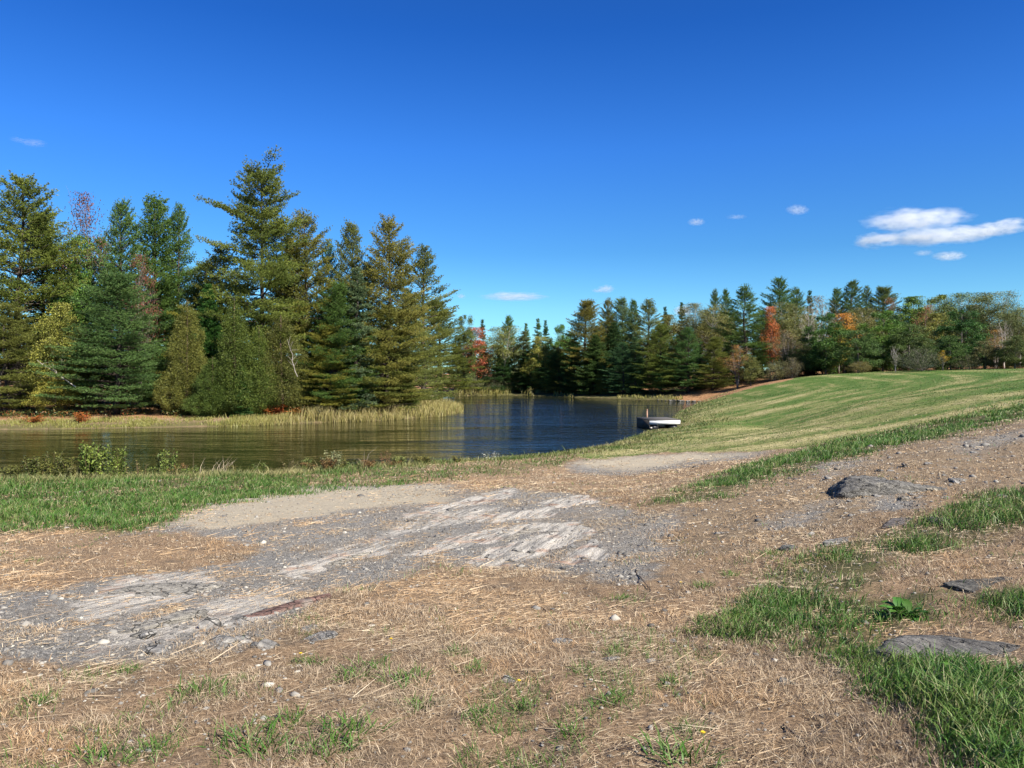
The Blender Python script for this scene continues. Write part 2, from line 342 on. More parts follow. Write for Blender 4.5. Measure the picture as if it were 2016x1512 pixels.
def ground_mat():
    M = NT_('ground'); co = M.coords()
    A = M.n('Attribute', attribute_name='za'); B = M.n('Attribute', attribute_name='zb')
    sa = M.n('SeparateColor'); M.set(sa.inputs[0], A.outputs['Color']); sb = M.n('SeparateColor'); M.set(sb.inputs[0], B.outputs['Color'])
    gr, sd, ld, lu, mo, fo, pa, bk = sa.outputs[0], sa.outputs[1], sa.outputs[2], A.outputs['Alpha'], sb.outputs[0], sb.outputs[1], sb.outputs[2], B.outputs['Alpha']
    nE = M.noise(co, 5.5, 6, .68)          # ragged edges
    nF = M.noise(co, 38, 5, .7)            # fine grain
    nL = M.noise(co, .9, 4, .55)
    nX = M.math('ADD', M.math('MULTIPLY', nE, .6), M.math('MULTIPLY', M.noise(co, 1.9, 5, .7), .4))
    def edge(m, amp=.9, sharp=.28):
        v = M.math('ADD', m, M.math('MULTIPLY', M.math('SUBTRACT', nX, .5), amp * 1.6))
        return M.n('MapRange', {0: v, 1: .5 - sharp, 2: .5 + sharp}, interpolation_type='SMOOTHSTEP').outputs[0]
    fib = M.noise(M.coords((60, 14, 20), (0, 0, .5)), 1.5, 6, .7)
    fib2 = M.noise(M.coords((14, 55, 20), (0, 0, .2)), 1.5, 6, .7)
    ff = M.math('MAXIMUM', fib, fib2)
    straw = M.ramp(ff, [(.36, (.05, .036, .024)), (.5, (.195, .138, .086)), (.62, (.38, .28, .178)), (.78, (.55, .43, .285))])
    straw = M.mix(M.math('MULTIPLY', nL, .55), straw, M.mix(1, straw, (1.0, .82, .72), 'MULTIPLY'))
    strawd = M.ramp(ff, [(.36, (.045, .033, .022)), (.5, (.175, .125, .08)), (.64, (.35, .265, .17)), (.8, (.50, .40, .27))])
    straw = M.mix(pa, straw, strawd)
    soil = M.n('MapRange', {0: M.noise(co, 2.6, 6, .72), 1: .5, 2: .66}).outputs[0]
    straw = M.mix(M.math('MULTIPLY', soil, .75), straw, M.ramp(nF, [(.35, (.07, .052, .036)), (.6, (.17, .135, .097)), (.8, (.30, .26, .205))]))
    vo = M.n('TexVoronoi', {'Scale': 46.0}); M.set(vo.inputs['Vector'], co)
    vc = M.n('SeparateColor'); M.set(vc.inputs[0], vo.outputs['Color'])
    vo2 = M.n('TexVoronoi', {'Scale': 120.0}); M.set(vo2.inputs['Vector'], co)
    vc2 = M.n('SeparateColor'); M.set(vc2.inputs[0], vo2.outputs['Color'])
    peb = M.math('ADD', M.math('MULTIPLY', vc.outputs[0], .5), M.math('MULTIPLY', vc2.outputs[1], .5))
    grav = M.ramp(peb, [(.1, (.095, .089, .08)), (.45, (.19, .179, .162)), (.75, (.28, .264, .236)), (.95, (.46, .42, .365))])
    grav = M.mix(M.n('MapRange', {0: nL, 1: .45, 2: .75}).outputs[0], grav, M.mix(1, grav, (1.12, 1.0, .86), 'MULTIPLY'))
    sandc = M.ramp(nF, [(.3, (.31, .26, .185)), (.55, (.45, .385, .28)), (.75, (.55, .48, .37))])
    st = M.noise(M.coords((8, .8, 4), (0, 0, -.33)), 1.9, 8, .68)
    rock = M.ramp(st, [(.3, (.10, .095, .09)), (.42, (.24, .225, .20)), (.53, (.46, .42, .36)), (.7, (.62, .575, .5))])
    rock = M.mix(M.n('MapRange', {0: M.noise(co, 2.3, 3), 1: .55, 2: .7}).outputs[0], rock, M.mix(1, rock, (.85, .62, .52), 'MULTIPLY'))
    lc = M.ramp(ff, [(.4, (.03, .03, .012)), (.6, (.07, .085, .028)), (.8, (.16, .14, .07))])
    gp0 = M.n('NewGeometry'); gx0 = M.n('SeparateXYZ'); M.set(gx0.inputs[0], gp0.outputs['Position'])
    ax_ = M.math('SUBTRACT', gx0.outputs[0], 3.8); ay_ = M.math('SUBTRACT', gx0.outputs[1], 79.3)      # mown in arcs round the pond
    rad_ = M.math('SQRT', M.math('ADD', M.math('MULTIPLY', ax_, ax_), M.math('MULTIPLY', ay_, ay_)))
    mv = M.n('CombineXYZ', {0: M.math('MULTIPLY', M.math('ARCTAN2', ay_, ax_), 1.6), 1: M.math('MULTIPLY', rad_, .5)})
    mstr = M.noise(mv.outputs[0], 1.0, 4, .55, .5)
    mst2 = M.noise(M.coords((1.6, 5, 1), (0, 0, -.4)), 1.2, 5, .65)
    gpos = M.n('NewGeometry'); gxyz = M.n('SeparateXYZ'); M.set(gxyz.inputs[0], gpos.outputs['Position'])
    mm = M.math('ADD', M.math('MULTIPLY', mstr, .42), M.math('ADD', M.math('MULTIPLY', mst2, .24), M.math('MULTIPLY', M.noise(M.coords((.16, .34, 1), (0, 0, .5)), 1.0, 6, .68, .4), .34)))
    mm = M.math('SUBTRACT', mm, M.n('MapRange', {0: gxyz.outputs[0], 1: 12.0, 2: 28.0, 3: -.005, 4: .05}).outputs[0])
    mc = M.ramp(mm, [(.36, (.05, .105, .018)), (.45, (.085, .135, .03)), (.52, (.21, .205, .08)), (.6, (.38, .325, .165))])
    mc = M.mix(.5, mc, M.mix(1, mc, M.ramp(M.noise(co, 9, 5, .75), [(.3, (.4, .42, .4)), (.7, (1.6, 1.58, 1.6))]), 'MULTIPLY'))
    fc = M.ramp(M.noise(co, 3.5, 6, .7), [(.35, (.15, .075, .038)), (.55, (.34, .19, .095)), (.7, (.50, .31, .17))])
    bc = M.ramp(nF, [(.35, (.05, .045, .02)), (.6, (.13, .12, .045)), (.8, (.22, .19, .08))])
    c = straw
    spk = M.math('MULTIPLY', M.n('MapRange', {0: M.noise(co, 1.7, 5, .65), 1: .5, 2: .72}).outputs[0], .55)
    c = M.mix(edge(M.math('ADD', M.math('MULTIPLY', spk, .6), M.math('MULTIPLY', pa, .16))), c, grav)
    c = M.mix(M.math('MULTIPLY', edge(lu, .7), .8), c, lc)
    ge = edge(gr, 1.05)
    c = M.mix(ge, c, grav); c = M.mix(M.math('MULTIPLY', edge(sd, 1.0), .82), c, sandc); c = M.mix(edge(ld, .95, .12), c, rock)
    c = M.mix(edge(mo, .3), c, mc); c = M.mix(M.math('MULTIPLY', bk, .9), c, bc); c = M.mix(edge(fo, .5), c, fc)
    p = M.n('BsdfPrincipled', {'Roughness': .95, 'Specular IOR Level': .12, 'Base Color': c})
    hg = M.math('MULTIPLY', M.math('SUBTRACT', 1, vo.outputs['Distance']), ge)
    h = M.math('ADD', M.math('ADD', M.math('MULTIPLY', ff, 1.2), M.math('MULTIPLY', hg, .5)), M.math('ADD', M.math('MULTIPLY', nE, .8), M.math('MULTIPLY', st, ld)))
    b = M.n('Bump', {'Strength': .9, 'Distance': .022, 'Height': h}); M.set(p.inputs['Normal'], b)
    return M.surf(p)
gme = ctr.mesh('ground', ground_mat(), True)
def zattr(name, chans):
    a = gme.color_attributes.new(name, 'FLOAT_COLOR', 'POINT')
    d = np.stack([c.ravel() for c in chans], 1); d = np.concatenate([d, d[:1] * 0])
    a.data.foreach_set('color', d.ravel().astype(np.float32))
zattr('za', [gravel, sand, ledge, lush]); zattr('zb', [mown, forest, path, bank])
ground = tag(link('ground', gme), kind='structure')
def gz(x, y): return float(gsamp(GZ, np.array([x]), np.array([y]))[0])

def water_mat():
    M = NT_('water')
    n1 = M.noise(M.coords((.55, 1.15, 1), (0, 0, -.15)), 1.0, 4, .62, .6); n2 = M.noise(M.coords((1, 1.7, 1), (0, 0, .25)), 3.0, 3, .6, .3)
    n0 = M.noise(M.coords((.10, .34, 1), (0, 0, -.08)), 1.0, 3, .55, .4); n3 = M.noise(M.coords((.035, .13, 1), (0, 0, .1)), 1, 3, .55)
    # wind: the open water in the middle is ruffled, the lee of the near trees smoother
    g = M.n('NewGeometry'); sp = M.n('SeparateXYZ'); M.set(sp.inputs[0], g.outputs['Position'])
    wind = M.n('MapRange', {0: M.math('ADD', sp.outputs[0], M.math('MULTIPLY', n3, 10)), 1: -2.5, 2: 6.0}).outputs[0]
    amp = M.math('MULTIPLY', M.math('MULTIPLY_ADD', wind, .87, .13), M.n('MapRange', {0: n3, 1: .32, 2: .66, 3: .45, 4: 1.25}).outputs[0])
    h = M.math('MULTIPLY', M.math('ADD', M.math('ADD', n1, M.math('MULTIPLY', n2, .28)), M.math('MULTIPLY', n0, 1.6)), amp)
    p = M.n('BsdfPrincipled', {'Base Color': (.010, .012, .004), 'Roughness': .04, 'IOR': 1.33, 'Specular IOR Level': .5})
    b = M.n('Bump', {'Strength': 1.0, 'Distance': .28, 'Height': h}); M.set(p.inputs['Normal'], b)
    return M.surf(p)
wm = MB(); wm.add([(-90, 22, WATER), (60, 22, WATER), (60, 150, WATER), (-90, 150, WATER)], [(0, 1, 2, 3)])
tag(link('water', wm.mesh('water', water_mat())), kind='structure')
# ------------------------------------------------------------------ trees
def sph(rng, n): return unit(rng.normal(size=(n, 3)))
def trunk_line(rng, H, n=12, wob=.012):
    z = np.linspace(0, H, n); w = np.cumsum(rng.normal(0, H * wob * .35, (n, 2)), 0); w -= w[0]
    return np.concatenate([w, z[:, None]], 1)
def on_trunk(T, z): return np.stack([np.interp(z, T[:, 2], T[:, 0]), np.interp(z, T[:, 2], T[:, 1]), np.asarray(z, float)], -1)

def conifer(seed, H, Rw, prof, z0=.06, gap=.6, nb=(6, 9), rise=(-4, 55), sag=.0, start=.3, tuft=.17, needle=.14, nw=.030, nbl=12, twig=.8, up=.35, dead=.05, skip=.0, Hw=.013, tops=.6, thick=.075, extra=()):
    """tiers of branches; every branch is a plate of twigs, every twig carries sprays of needles"""
    rng = np.random.default_rng(seed); T = trunk_line(rng, H); W_ = MB(); F_ = MB()
    W_.tube(T, np.interp(np.linspace(0, 1, 12), [0, .05, 1], [H * Hw * 1.35, H * Hw, .02]), 7)
    ps, ds, gs, bs = [], [], [], []
    z = H * z0; prof = np.array(prof); lob = rng.uniform(.7, 1.25, 8); todo = [(H * q[0], q[1], q[2]) for q in extra]
    while z < H * .985:
        t = z / H; n = rng.integers(*nb); a0 = rng.uniform(0, 6.28)
        for k in range(n):
            zz = z + rng.normal(0, gap * .16); az = a0 + k * 6.283 / n + rng.normal(0, .3)
            L = Rw * np.interp(t, prof[:, 0], prof[:, 1]) * rng.uniform(.62, 1.18) * lob[int(az / .7854) % 8]
            if rng.random() < skip: L *= .35
            todo.append((zz, az, max(L, .22)))
        z += gap * rng.uniform(.6, 1.4) * np.interp(t, [0, .7, 1], [1.0, .85, tops])
    for zz, az, L in todo:
            t = min(zz / H, 1)
            el = math.radians(np.interp(t, [0, .35, .7, 1], [rise[0], rise[0] + (rise[1] - rise[0]) * .18, rise[0] + (rise[1] - rise[0]) * .5, rise[1]]) + rng.normal(0, 6))
            b = on_trunk(T, zz); h = np.array([math.cos(az), math.sin(az), 0]); ns = 7; s = np.linspace(0, 1, ns)
            P = b + h * (L * math.cos(el) * s)[:, None]; P[:, 2] += L * (math.sin(el) * s - sag * s * 1.2 + (sag * .75 + .10) * s ** 2.2)
            P += np.cumsum(rng.normal(0, L * .012, (ns, 3)), 0)
            W_.tube(P, np.interp(s, [0, 1], [.010 * L + .012, .006]), 4)
            if rng.random() < dead and t < .55: continue
            nt = int(L / (twig * .14)) + 3
            ts = np.clip(rng.uniform(start, 1.0, nt), 0, 1); ts[-1] = 1
            B = np.stack([np.interp(ts, s, P[:, q]) for q in range(3)], 1)
            side = np.where(np.arange(nt) % 2 == 0, 1, -1); an = np.radians(rng.uniform(30, 68, nt)) * side; an[-1] = 0
            ax = unit(P[-1] - P[-3]); lat = unit(np.cross(ax, [0, 0, 1.]))
            D = unit(ax * np.cos(an)[:, None] + lat * np.sin(an)[:, None] + np.array([0, 0, .10]))
            lt = (twig * .55 + .36 * L * (1 - ts)) * rng.uniform(.6, 1.25, nt); m = np.maximum((lt / tuft).astype(int), 1) + 1
            idx = np.repeat(np.arange(nt), m); off = np.concatenate([np.arange(q) for q in m]) / np.repeat(m, m)
            ps.append(B[idx] + D[idx] * (lt[idx] * off)[:, None] + rng.normal(0, 1, (len(idx), 3)) * [.05, .05, thick] - np.array([0, 0, .12]) * (off * lt[idx])[:, None] * sag)
            ds.append(D[idx]); gs.append(np.full(len(idx), rng.random())); bs.append(np.full(len(idx), t))
    lead = on_trunk(T, np.linspace(H * .96, H, 8)); ps.append(lead); ds.append(np.tile([0, 0, 1.], (8, 1))); gs.append(np.full(8, .6)); bs.append(np.ones(8))
    p = np.concatenate(ps); d = np.concatenate(ds); g = np.clip(np.concatenate(gs) * .7 + rng.uniform(0, .3, len(p)), 0, 1)
    i = np.repeat(np.arange(len(p)), nbl); n = len(i)
    D = unit(d[i] * .75 + sph(rng, n) * .75 + np.array([0, 0, up]))
    F_.blades(p[i], D, rng.uniform(.6, 1.25, n) * needle, rng.uniform(.7, 1.3, n) * nw, rng.random(n), g[i], rng)
    return W_, F_
PINE_PROF = [(0, .8), (.12, 1), (.35, .95), (.55, .78), (.75, .55), (.9, .3), (1, .08)]
COLUMN_PROF = [(0, .9), (.2, 1), (.5, .92), (.75, .66), (.9, .38), (1, .1)]

def broadleaf(seed, H, Rw, z0=.22, n_leaf=20000, leaf=.155, limbs=46, upright=.45, sig=.35, fill=1.0, trunks=1, ncl=130):
    """leaf clumps through a lumpy egg-shaped crown, limbs curving out to them"""
    rng = np.random.default_rng(seed); W_ = MB(); F_ = MB(); Ts = []
    for q in range(trunks):
        T = trunk_line(rng, H * (.95 if q == 0 else rng.uniform(.72, .9)), 10, .02)
        if trunks > 1: T[:, :2] += (np.array([math.cos(q * 2.4), math.sin(q * 2.4)]) * Rw * .32)[None] * (T[:, 2:] / H) ** 1.1
        W_.tube(T, np.interp(np.linspace(0, 1, 10), [0, .06, 1], [H * .015, H * .011, .012]), 6); Ts.append(T)
    d = sph(rng, ncl); lump = .62 + .62 * vnoise(d[:, 0] * 2.1 + 9, d[:, 1] * 2.1 + d[:, 2] * 2.6 + 9, seed)
    q = rng.uniform(.28, 1, ncl) ** .5 * lump; q[:6] = 1; d[:6] = unit(np.stack([rng.normal(0, .3, 6), rng.normal(0, .3, 6), np.ones(6)], 1))
    t = .5 + .5 * d[:, 2] * np.minimum(q, 1); wid = np.interp(t, [0, .25, .6, 1], [.85, 1.0, .92, .8])
    cz = H * (z0 + (1 - z0) * t); ti = rng.integers(0, trunks, ncl)
    base = np.array([on_trunk(Ts[k], min(z, Ts[k][-1, 2])) for k, z in zip(ti, cz)])
    cl = base + np.stack([d[:, 0] * q * Rw * wid, d[:, 1] * q * Rw * wid, 0 * q], 1); cl[:, 2] = np.minimum(cz, H * .985)
    for k in rng.permutation(ncl)[:limbs]:
        T = Ts[ti[k]]; dist = np.hypot(*(cl[k] - base[k])[:2]); zb = np.clip(cl[k, 2] - dist * (.35 + upright) - .25, H * .07, T[-1, 2] * .97)
        b_ = on_trunk(T, zb); s = np.linspace(0, 1, 6); P = b_ + (cl[k] - b_) * s[:, None]; P[:, :2] += (cl[k] - b_)[:2] * (.18 * np.sin(s * 3.14))[:, None]
        P += np.cumsum(rng.normal(0, dist * .02 + .01, (6, 3)), 0); W_.tube(P, np.interp(s, [0, 1], [H * .0026, .005]), 4)
        for m in range(4):
            ss = rng.uniform(.45, 1); b2 = np.array([np.interp(ss, s, P[:, c]) for c in range(3)])
            W_.tube(np.array([b2, b2 + sph(rng, 1)[0] * .3 + [0, 0, .12], b2 + sph(rng, 1)[0] * .25 + unit(cl[k] - b_) * .5 + [0, 0, .3 * upright]]), [H * .0009, .006, .002], 3)
    if n_leaf:
        keep = np.nonzero(rng.random(ncl) < fill)[0]; sg = rng.uniform(.55, 1.35, ncl) * sig; g = rng.random(ncl)
        i = keep[rng.integers(0, len(keep), n_leaf)]; o = rng.normal(size=(n_leaf, 3)) * sg[i][:, None] * [1, 1, .85]
        P = cl[i] + o; P[:, 2] = np.clip(P[:, 2], .05, H * 1.01)
        D = unit(sph(rng, n_leaf) + np.array([0, 0, -.35]))
        F_.leaves(P, D, rng.uniform(.7, 1.3, n_leaf) * leaf, rng.uniform(.55, .85, n_leaf) * leaf, rng.random(n_leaf), np.clip(g[i] * .75 + rng.random(n_leaf) * .25, 0, 1), rng)
    return W_, F_

def cedar(seed, H, Rw, n=2400, per=26, z0=.03, prof=1.0, leaf=.10):
    """dense narrow cone of flat upright sprays"""
    rng = np.random.default_rng(seed); W_ = MB(); F_ = MB(); T = trunk_line(rng, H * .98, 8, .006)
    W_.tube(T, np.interp(np.linspace(0, 1, 8), [0, 1], [H * .016, .015]), 6)
    t = 1 - np.sqrt(rng.random(n)) ; t = z0 + (1 - z0) * t; az = rng.uniform(0, 6.283, n)
    lump = .40 + .78 * vnoise(az * 1.9 + seed, t * H * .8 + seed * 3.1, seed) + .34 * vnoise(az * 5, t * H * 2.2, seed + 4)
    r = Rw * np.minimum((1 - t) ** (.75 * prof) * 1.05 + .03, (t - z0) * 5 + .35) * lump * np.where(rng.random(n) < .75, rng.uniform(.86, 1.08, n), rng.uniform(.35, .9, n))
    p = on_trunk(T, t * H * .97) + np.stack([np.cos(az) * r, np.sin(az) * r, 0 * r], 1)
    for k in rng.choice(n, 130, replace=False):
        b = on_trunk(T, max(.1, p[k, 2] - r[k] * .5)); W_.tube(np.array([b, (b + p[k]) / 2 - [0, 0, .04], p[k]]), [.014, .01, .004], 3)
    g = rng.random(n); i = np.repeat(np.arange(n), per); m = len(i); out = np.stack([np.cos(az), np.sin(az), 0 * az], 1)
    o = rng.normal(0, .11, (m, 3)) * np.array([1, 1, 1.25])
    D = unit(out[i] * .55 + sph(rng, m) * .7 + np.array([0, 0, .25]))
    F_.leaves(p[i] + o, D, rng.uniform(.6, 1.3, m) * leaf, rng.uniform(.3, .5, m) * leaf, rng.random(m), g[i], rng)
    return W_, F_

LIB = {}
def lib(key, builder, fm, H, Rw):
    w, f = builder
    LIB[key] = (w.mesh('trunk', BARK, True), f.mesh('crown', fm) if f.n else None, H, Rw)
for k, (gp, sk, st0) in enumerate([(.5, .04, .28), (.56, .08, .32), (.48, .04, .26), (.6, .1, .34)]):
    lib('pine%d' % k, conifer(11 + k, 15, 3.6, PINE_PROF, gap=gp, skip=sk, start=st0), NEEDLE, 15, 3.6)
for k in range(3):
    lib('column%d' % k, conifer(31 + k, 16, 3.1, COLUMN_PROF, gap=.5 + .05 * k, nb=(5, 8), rise=(0, 62), skip=.08, start=.34, tops=.7), NEEDLE, 16, 3.1)
lib('spruce0', conifer(51, 13, 1.9, [(0, 1), (.3, .85), (.7, .55), (.88, .36), (1, .06)], gap=.5, nb=(5, 8), rise=(-14, 35), sag=.18, start=.15, tuft=.13, needle=.13, nw=.04, nbl=8, twig=.36, up=.1), NEEDLE, 13, 1.9)
lib('spruce1', conifer(52, 12, 1.7, [(0, 1), (.3, .85), (.7, .52), (.88, .34), (1, .05)], gap=.55, nb=(5, 8), rise=(-18, 30), sag=.22, start=.15, tuft=.13, needle=.13, nw=.04, nbl=8, twig=.36, up=.1, skip=.1), NEEDLE, 12, 1.7)
lib('hemlock0', conifer(55, 12, 2.2, [(0, 1), (.4, .8), (.75, .45), (1, .06)], z0=.03, gap=.3, nb=(5, 9), rise=(4, 40), sag=.25, start=.12, tuft=.13, needle=.13, nw=.04, nbl=6, twig=.42, up=0), NEEDLE, 12, 2.2)
lib('hemlock1', conifer(56, 12, 2.1, [(0, .9), (.3, 1), (.75, .5), (1, .06)], z0=.03, gap=.33, nb=(5, 9), rise=(0, 40), sag=.3, start=.12, tuft=.13, needle=.13, nw=.04, nbl=6, twig=.42, up=0), NEEDLE, 12, 2.1)
for k in range(3): lib('cedar%d' % k, cedar(61 + k, 8.5, 1.9, prof=(1, 1.15, .85)[k]), SPRIG, 8.5, 1.9)
lib('maple0', broadleaf(71, 12, 3.8, .04, 34000), LEAF, 12, 3.8)
lib('maple1', broadleaf(72, 12, 3.4, .03, 32000, upright=.7), LEAF, 12, 3.4)
lib('maple2', broadleaf(73, 11, 3.6, .05, 30000, upright=.5), LEAF, 11, 3.6)
lib('flame0', broadleaf(74, 10, 1.9, .12, 9000, .14, upright=1.0, sig=.3, ncl=90), LEAF, 10, 1.9)
lib('birch0', broadleaf(81, 13, 3.2, .3, 20000, .13, upright=1.0, sig=.4, fill=.85, trunks=2), LEAF, 13, 3.2)
lib('birch1', broadleaf(82, 13, 3.0, .32, 22000, .13, upright=1.1, sig=.45, fill=.92, trunks=2), LEAF, 13, 3.0)
lib('thin0', broadleaf(85, 12, 2.6, .25, 4500, .12, upright=1.1, sig=.4, fill=.5, trunks=3), LEAF, 12, 2.6)
lib('bare0', broadleaf(86, 12, 2.2, .3, 350, .07, upright=1.2, sig=.4, fill=.3, trunks=2), LEAF, 12, 2.2)
lib('bush0', broadleaf(91, 3.2, 2.2, .04, 12000, .09, upright=.8, sig=.24, trunks=3), LEAF, 3.2, 2.2)
lib('bush1', broadleaf(92, 3.0, 2.4, .04, 8000, .08, upright=.8, sig=.26, fill=.85, trunks=3), LEAF, 3.0, 2.4)
lib('grandpine', conifer(97, 20, 4.6, [(0, .6), (.2, .9), (.4, 1.0), (.53, .92), (.59, .55), (.66, .6), (.72, .55), (.80, .52), (.86, .54), (.92, .50), (.97, .42), (1, .26)], z0=.1, gap=.62, nb=(5, 8), rise=(-3, 30), sag=.08, start=.2, tuft=.15,
     needle=.17, nw=.034, nbl=13, twig=.85, up=.6, skip=.1, Hw=.012, thick=.12, extra=[(.795, 3.25, 4.3), (.78, 2.95, 3.7), (.76, 3.5, 3.0), (.72, .1, 3.6), (.70, -.35, 3.2), (.645, 3.1, 4.5), (.63, 2.8, 3.9), (.66, .25, 3.4), (.86, .3, 2.6), (.85, 2.9, 2.5), (.6, .5, 3.7), (.75, 5.2, 3.0)]), NEEDLE, 20, 4.6)

PINEBARK, GREYBARK, BIRCHBARK, REDBARK = (.085, .07, .058), (.19, .175, .155), (.55, .52, .47), (.13, .09, .065)
NAMES = {'pine': ('pine_tree', 'pine tree', PINEBARK), 'column': ('pine_tree', 'pine tree', PINEBARK), 'grandpine': ('pine_tree', 'pine tree', PINEBARK), 'spruce': ('spruce_tree', 'spruce tree', PINEBARK),
         'hemlock': ('hemlock_tree', 'hemlock tree', PINEBARK), 'cedar': ('cedar_tree', 'cedar tree', REDBARK), 'maple': ('maple_tree', 'maple tree', GREYBARK), 'flame': ('maple_tree', 'maple tree', GREYBARK),
         'birch': ('birch_tree', 'birch tree', (.36, .34, .30)), 'thin': ('sparse_tree', 'tree', GREYBARK), 'bare': ('leafless_tree', 'tree', (.42, .39, .35)), 'bush': ('shrub', 'shrub', GREYBARK)}
rt = np.random.default_rng(5)
def tree(key, u, top, d, half, col, label, group=None, sink=.05, bark=None, rz=None, lean=0):
    """u, top, half in photograph pixels; d metres from the camera"""
    while sdist(np.array([(u - CU) / FPX * d]), np.array([d * 1.0]), SHORE)[0] > -3.2: d += .5
    x = (u - CU) / FPX * d; zg = gz(x, d) - sink; H = EYE + (HOR - top) / FPX * d - zg
    wm_, fm_, h0, r0 = LIB[key]; nm, cat, bk = NAMES[key.rstrip('0123456789')]
    s = half / FPX * d / r0 if half else H / h0
    kd = key.rstrip('0123456789'); s = min(max(s * {'cedar': .92, 'maple': 1.12, 'flame': 1.0, 'birch': 1.15, 'spruce': 1.45, 'bush': 1.1, 'bare': 1.1, 'thin': 1.1, 'grandpine': 1.08, 'column': 1.04}.get(kd, 1.22), {'spruce': .85, 'flame': .4, 'thin': .45, 'bare': .4}.get(kd, .6) * H / h0), 1.9 * H / h0)
    e = empty(nm, (x, d, zg), rt.uniform(0, 6.28) if rz is None else rz, (s, s, H / h0)); tag(e, label, cat, group)
    if lean: e.rotation_euler = (0, lean, 0)
    w = link('trunk', wm_, e); w.color = (*(bark or bk), 1)
    if fm_:
        f = link('crown', fm_, e); k = (rt.uniform(1.65, 2.0) if kd not in ('maple', 'birch', 'bush', 'thin', 'cedar') else rt.uniform(1.4, 1.7) if kd == 'cedar' else rt.uniform(1.3, 1.6)) if col[0] < .25 else rt.uniform(.85, 1.0); f.color = (col[0] * k, col[1] * k, col[2] * k, 1)
    return e
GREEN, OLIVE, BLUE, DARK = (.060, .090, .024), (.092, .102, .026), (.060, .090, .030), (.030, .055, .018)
BROWN, CED, LIME, YEL = (.108, .100, .028), (.066, .080, .017), (.075, .120, .022), (.22, .17, .035)
RED, ORANGE, WINE, PALE, DULL, MAP = (.38, .055, .030), (.42, .14, .035), (.105, .032, .027), (.17, .17, .06), (.105, .105, .034), (.072, .105, .022)
NB, FB, RB = None, 'trees along the far shore', 'trees behind the mown slope'
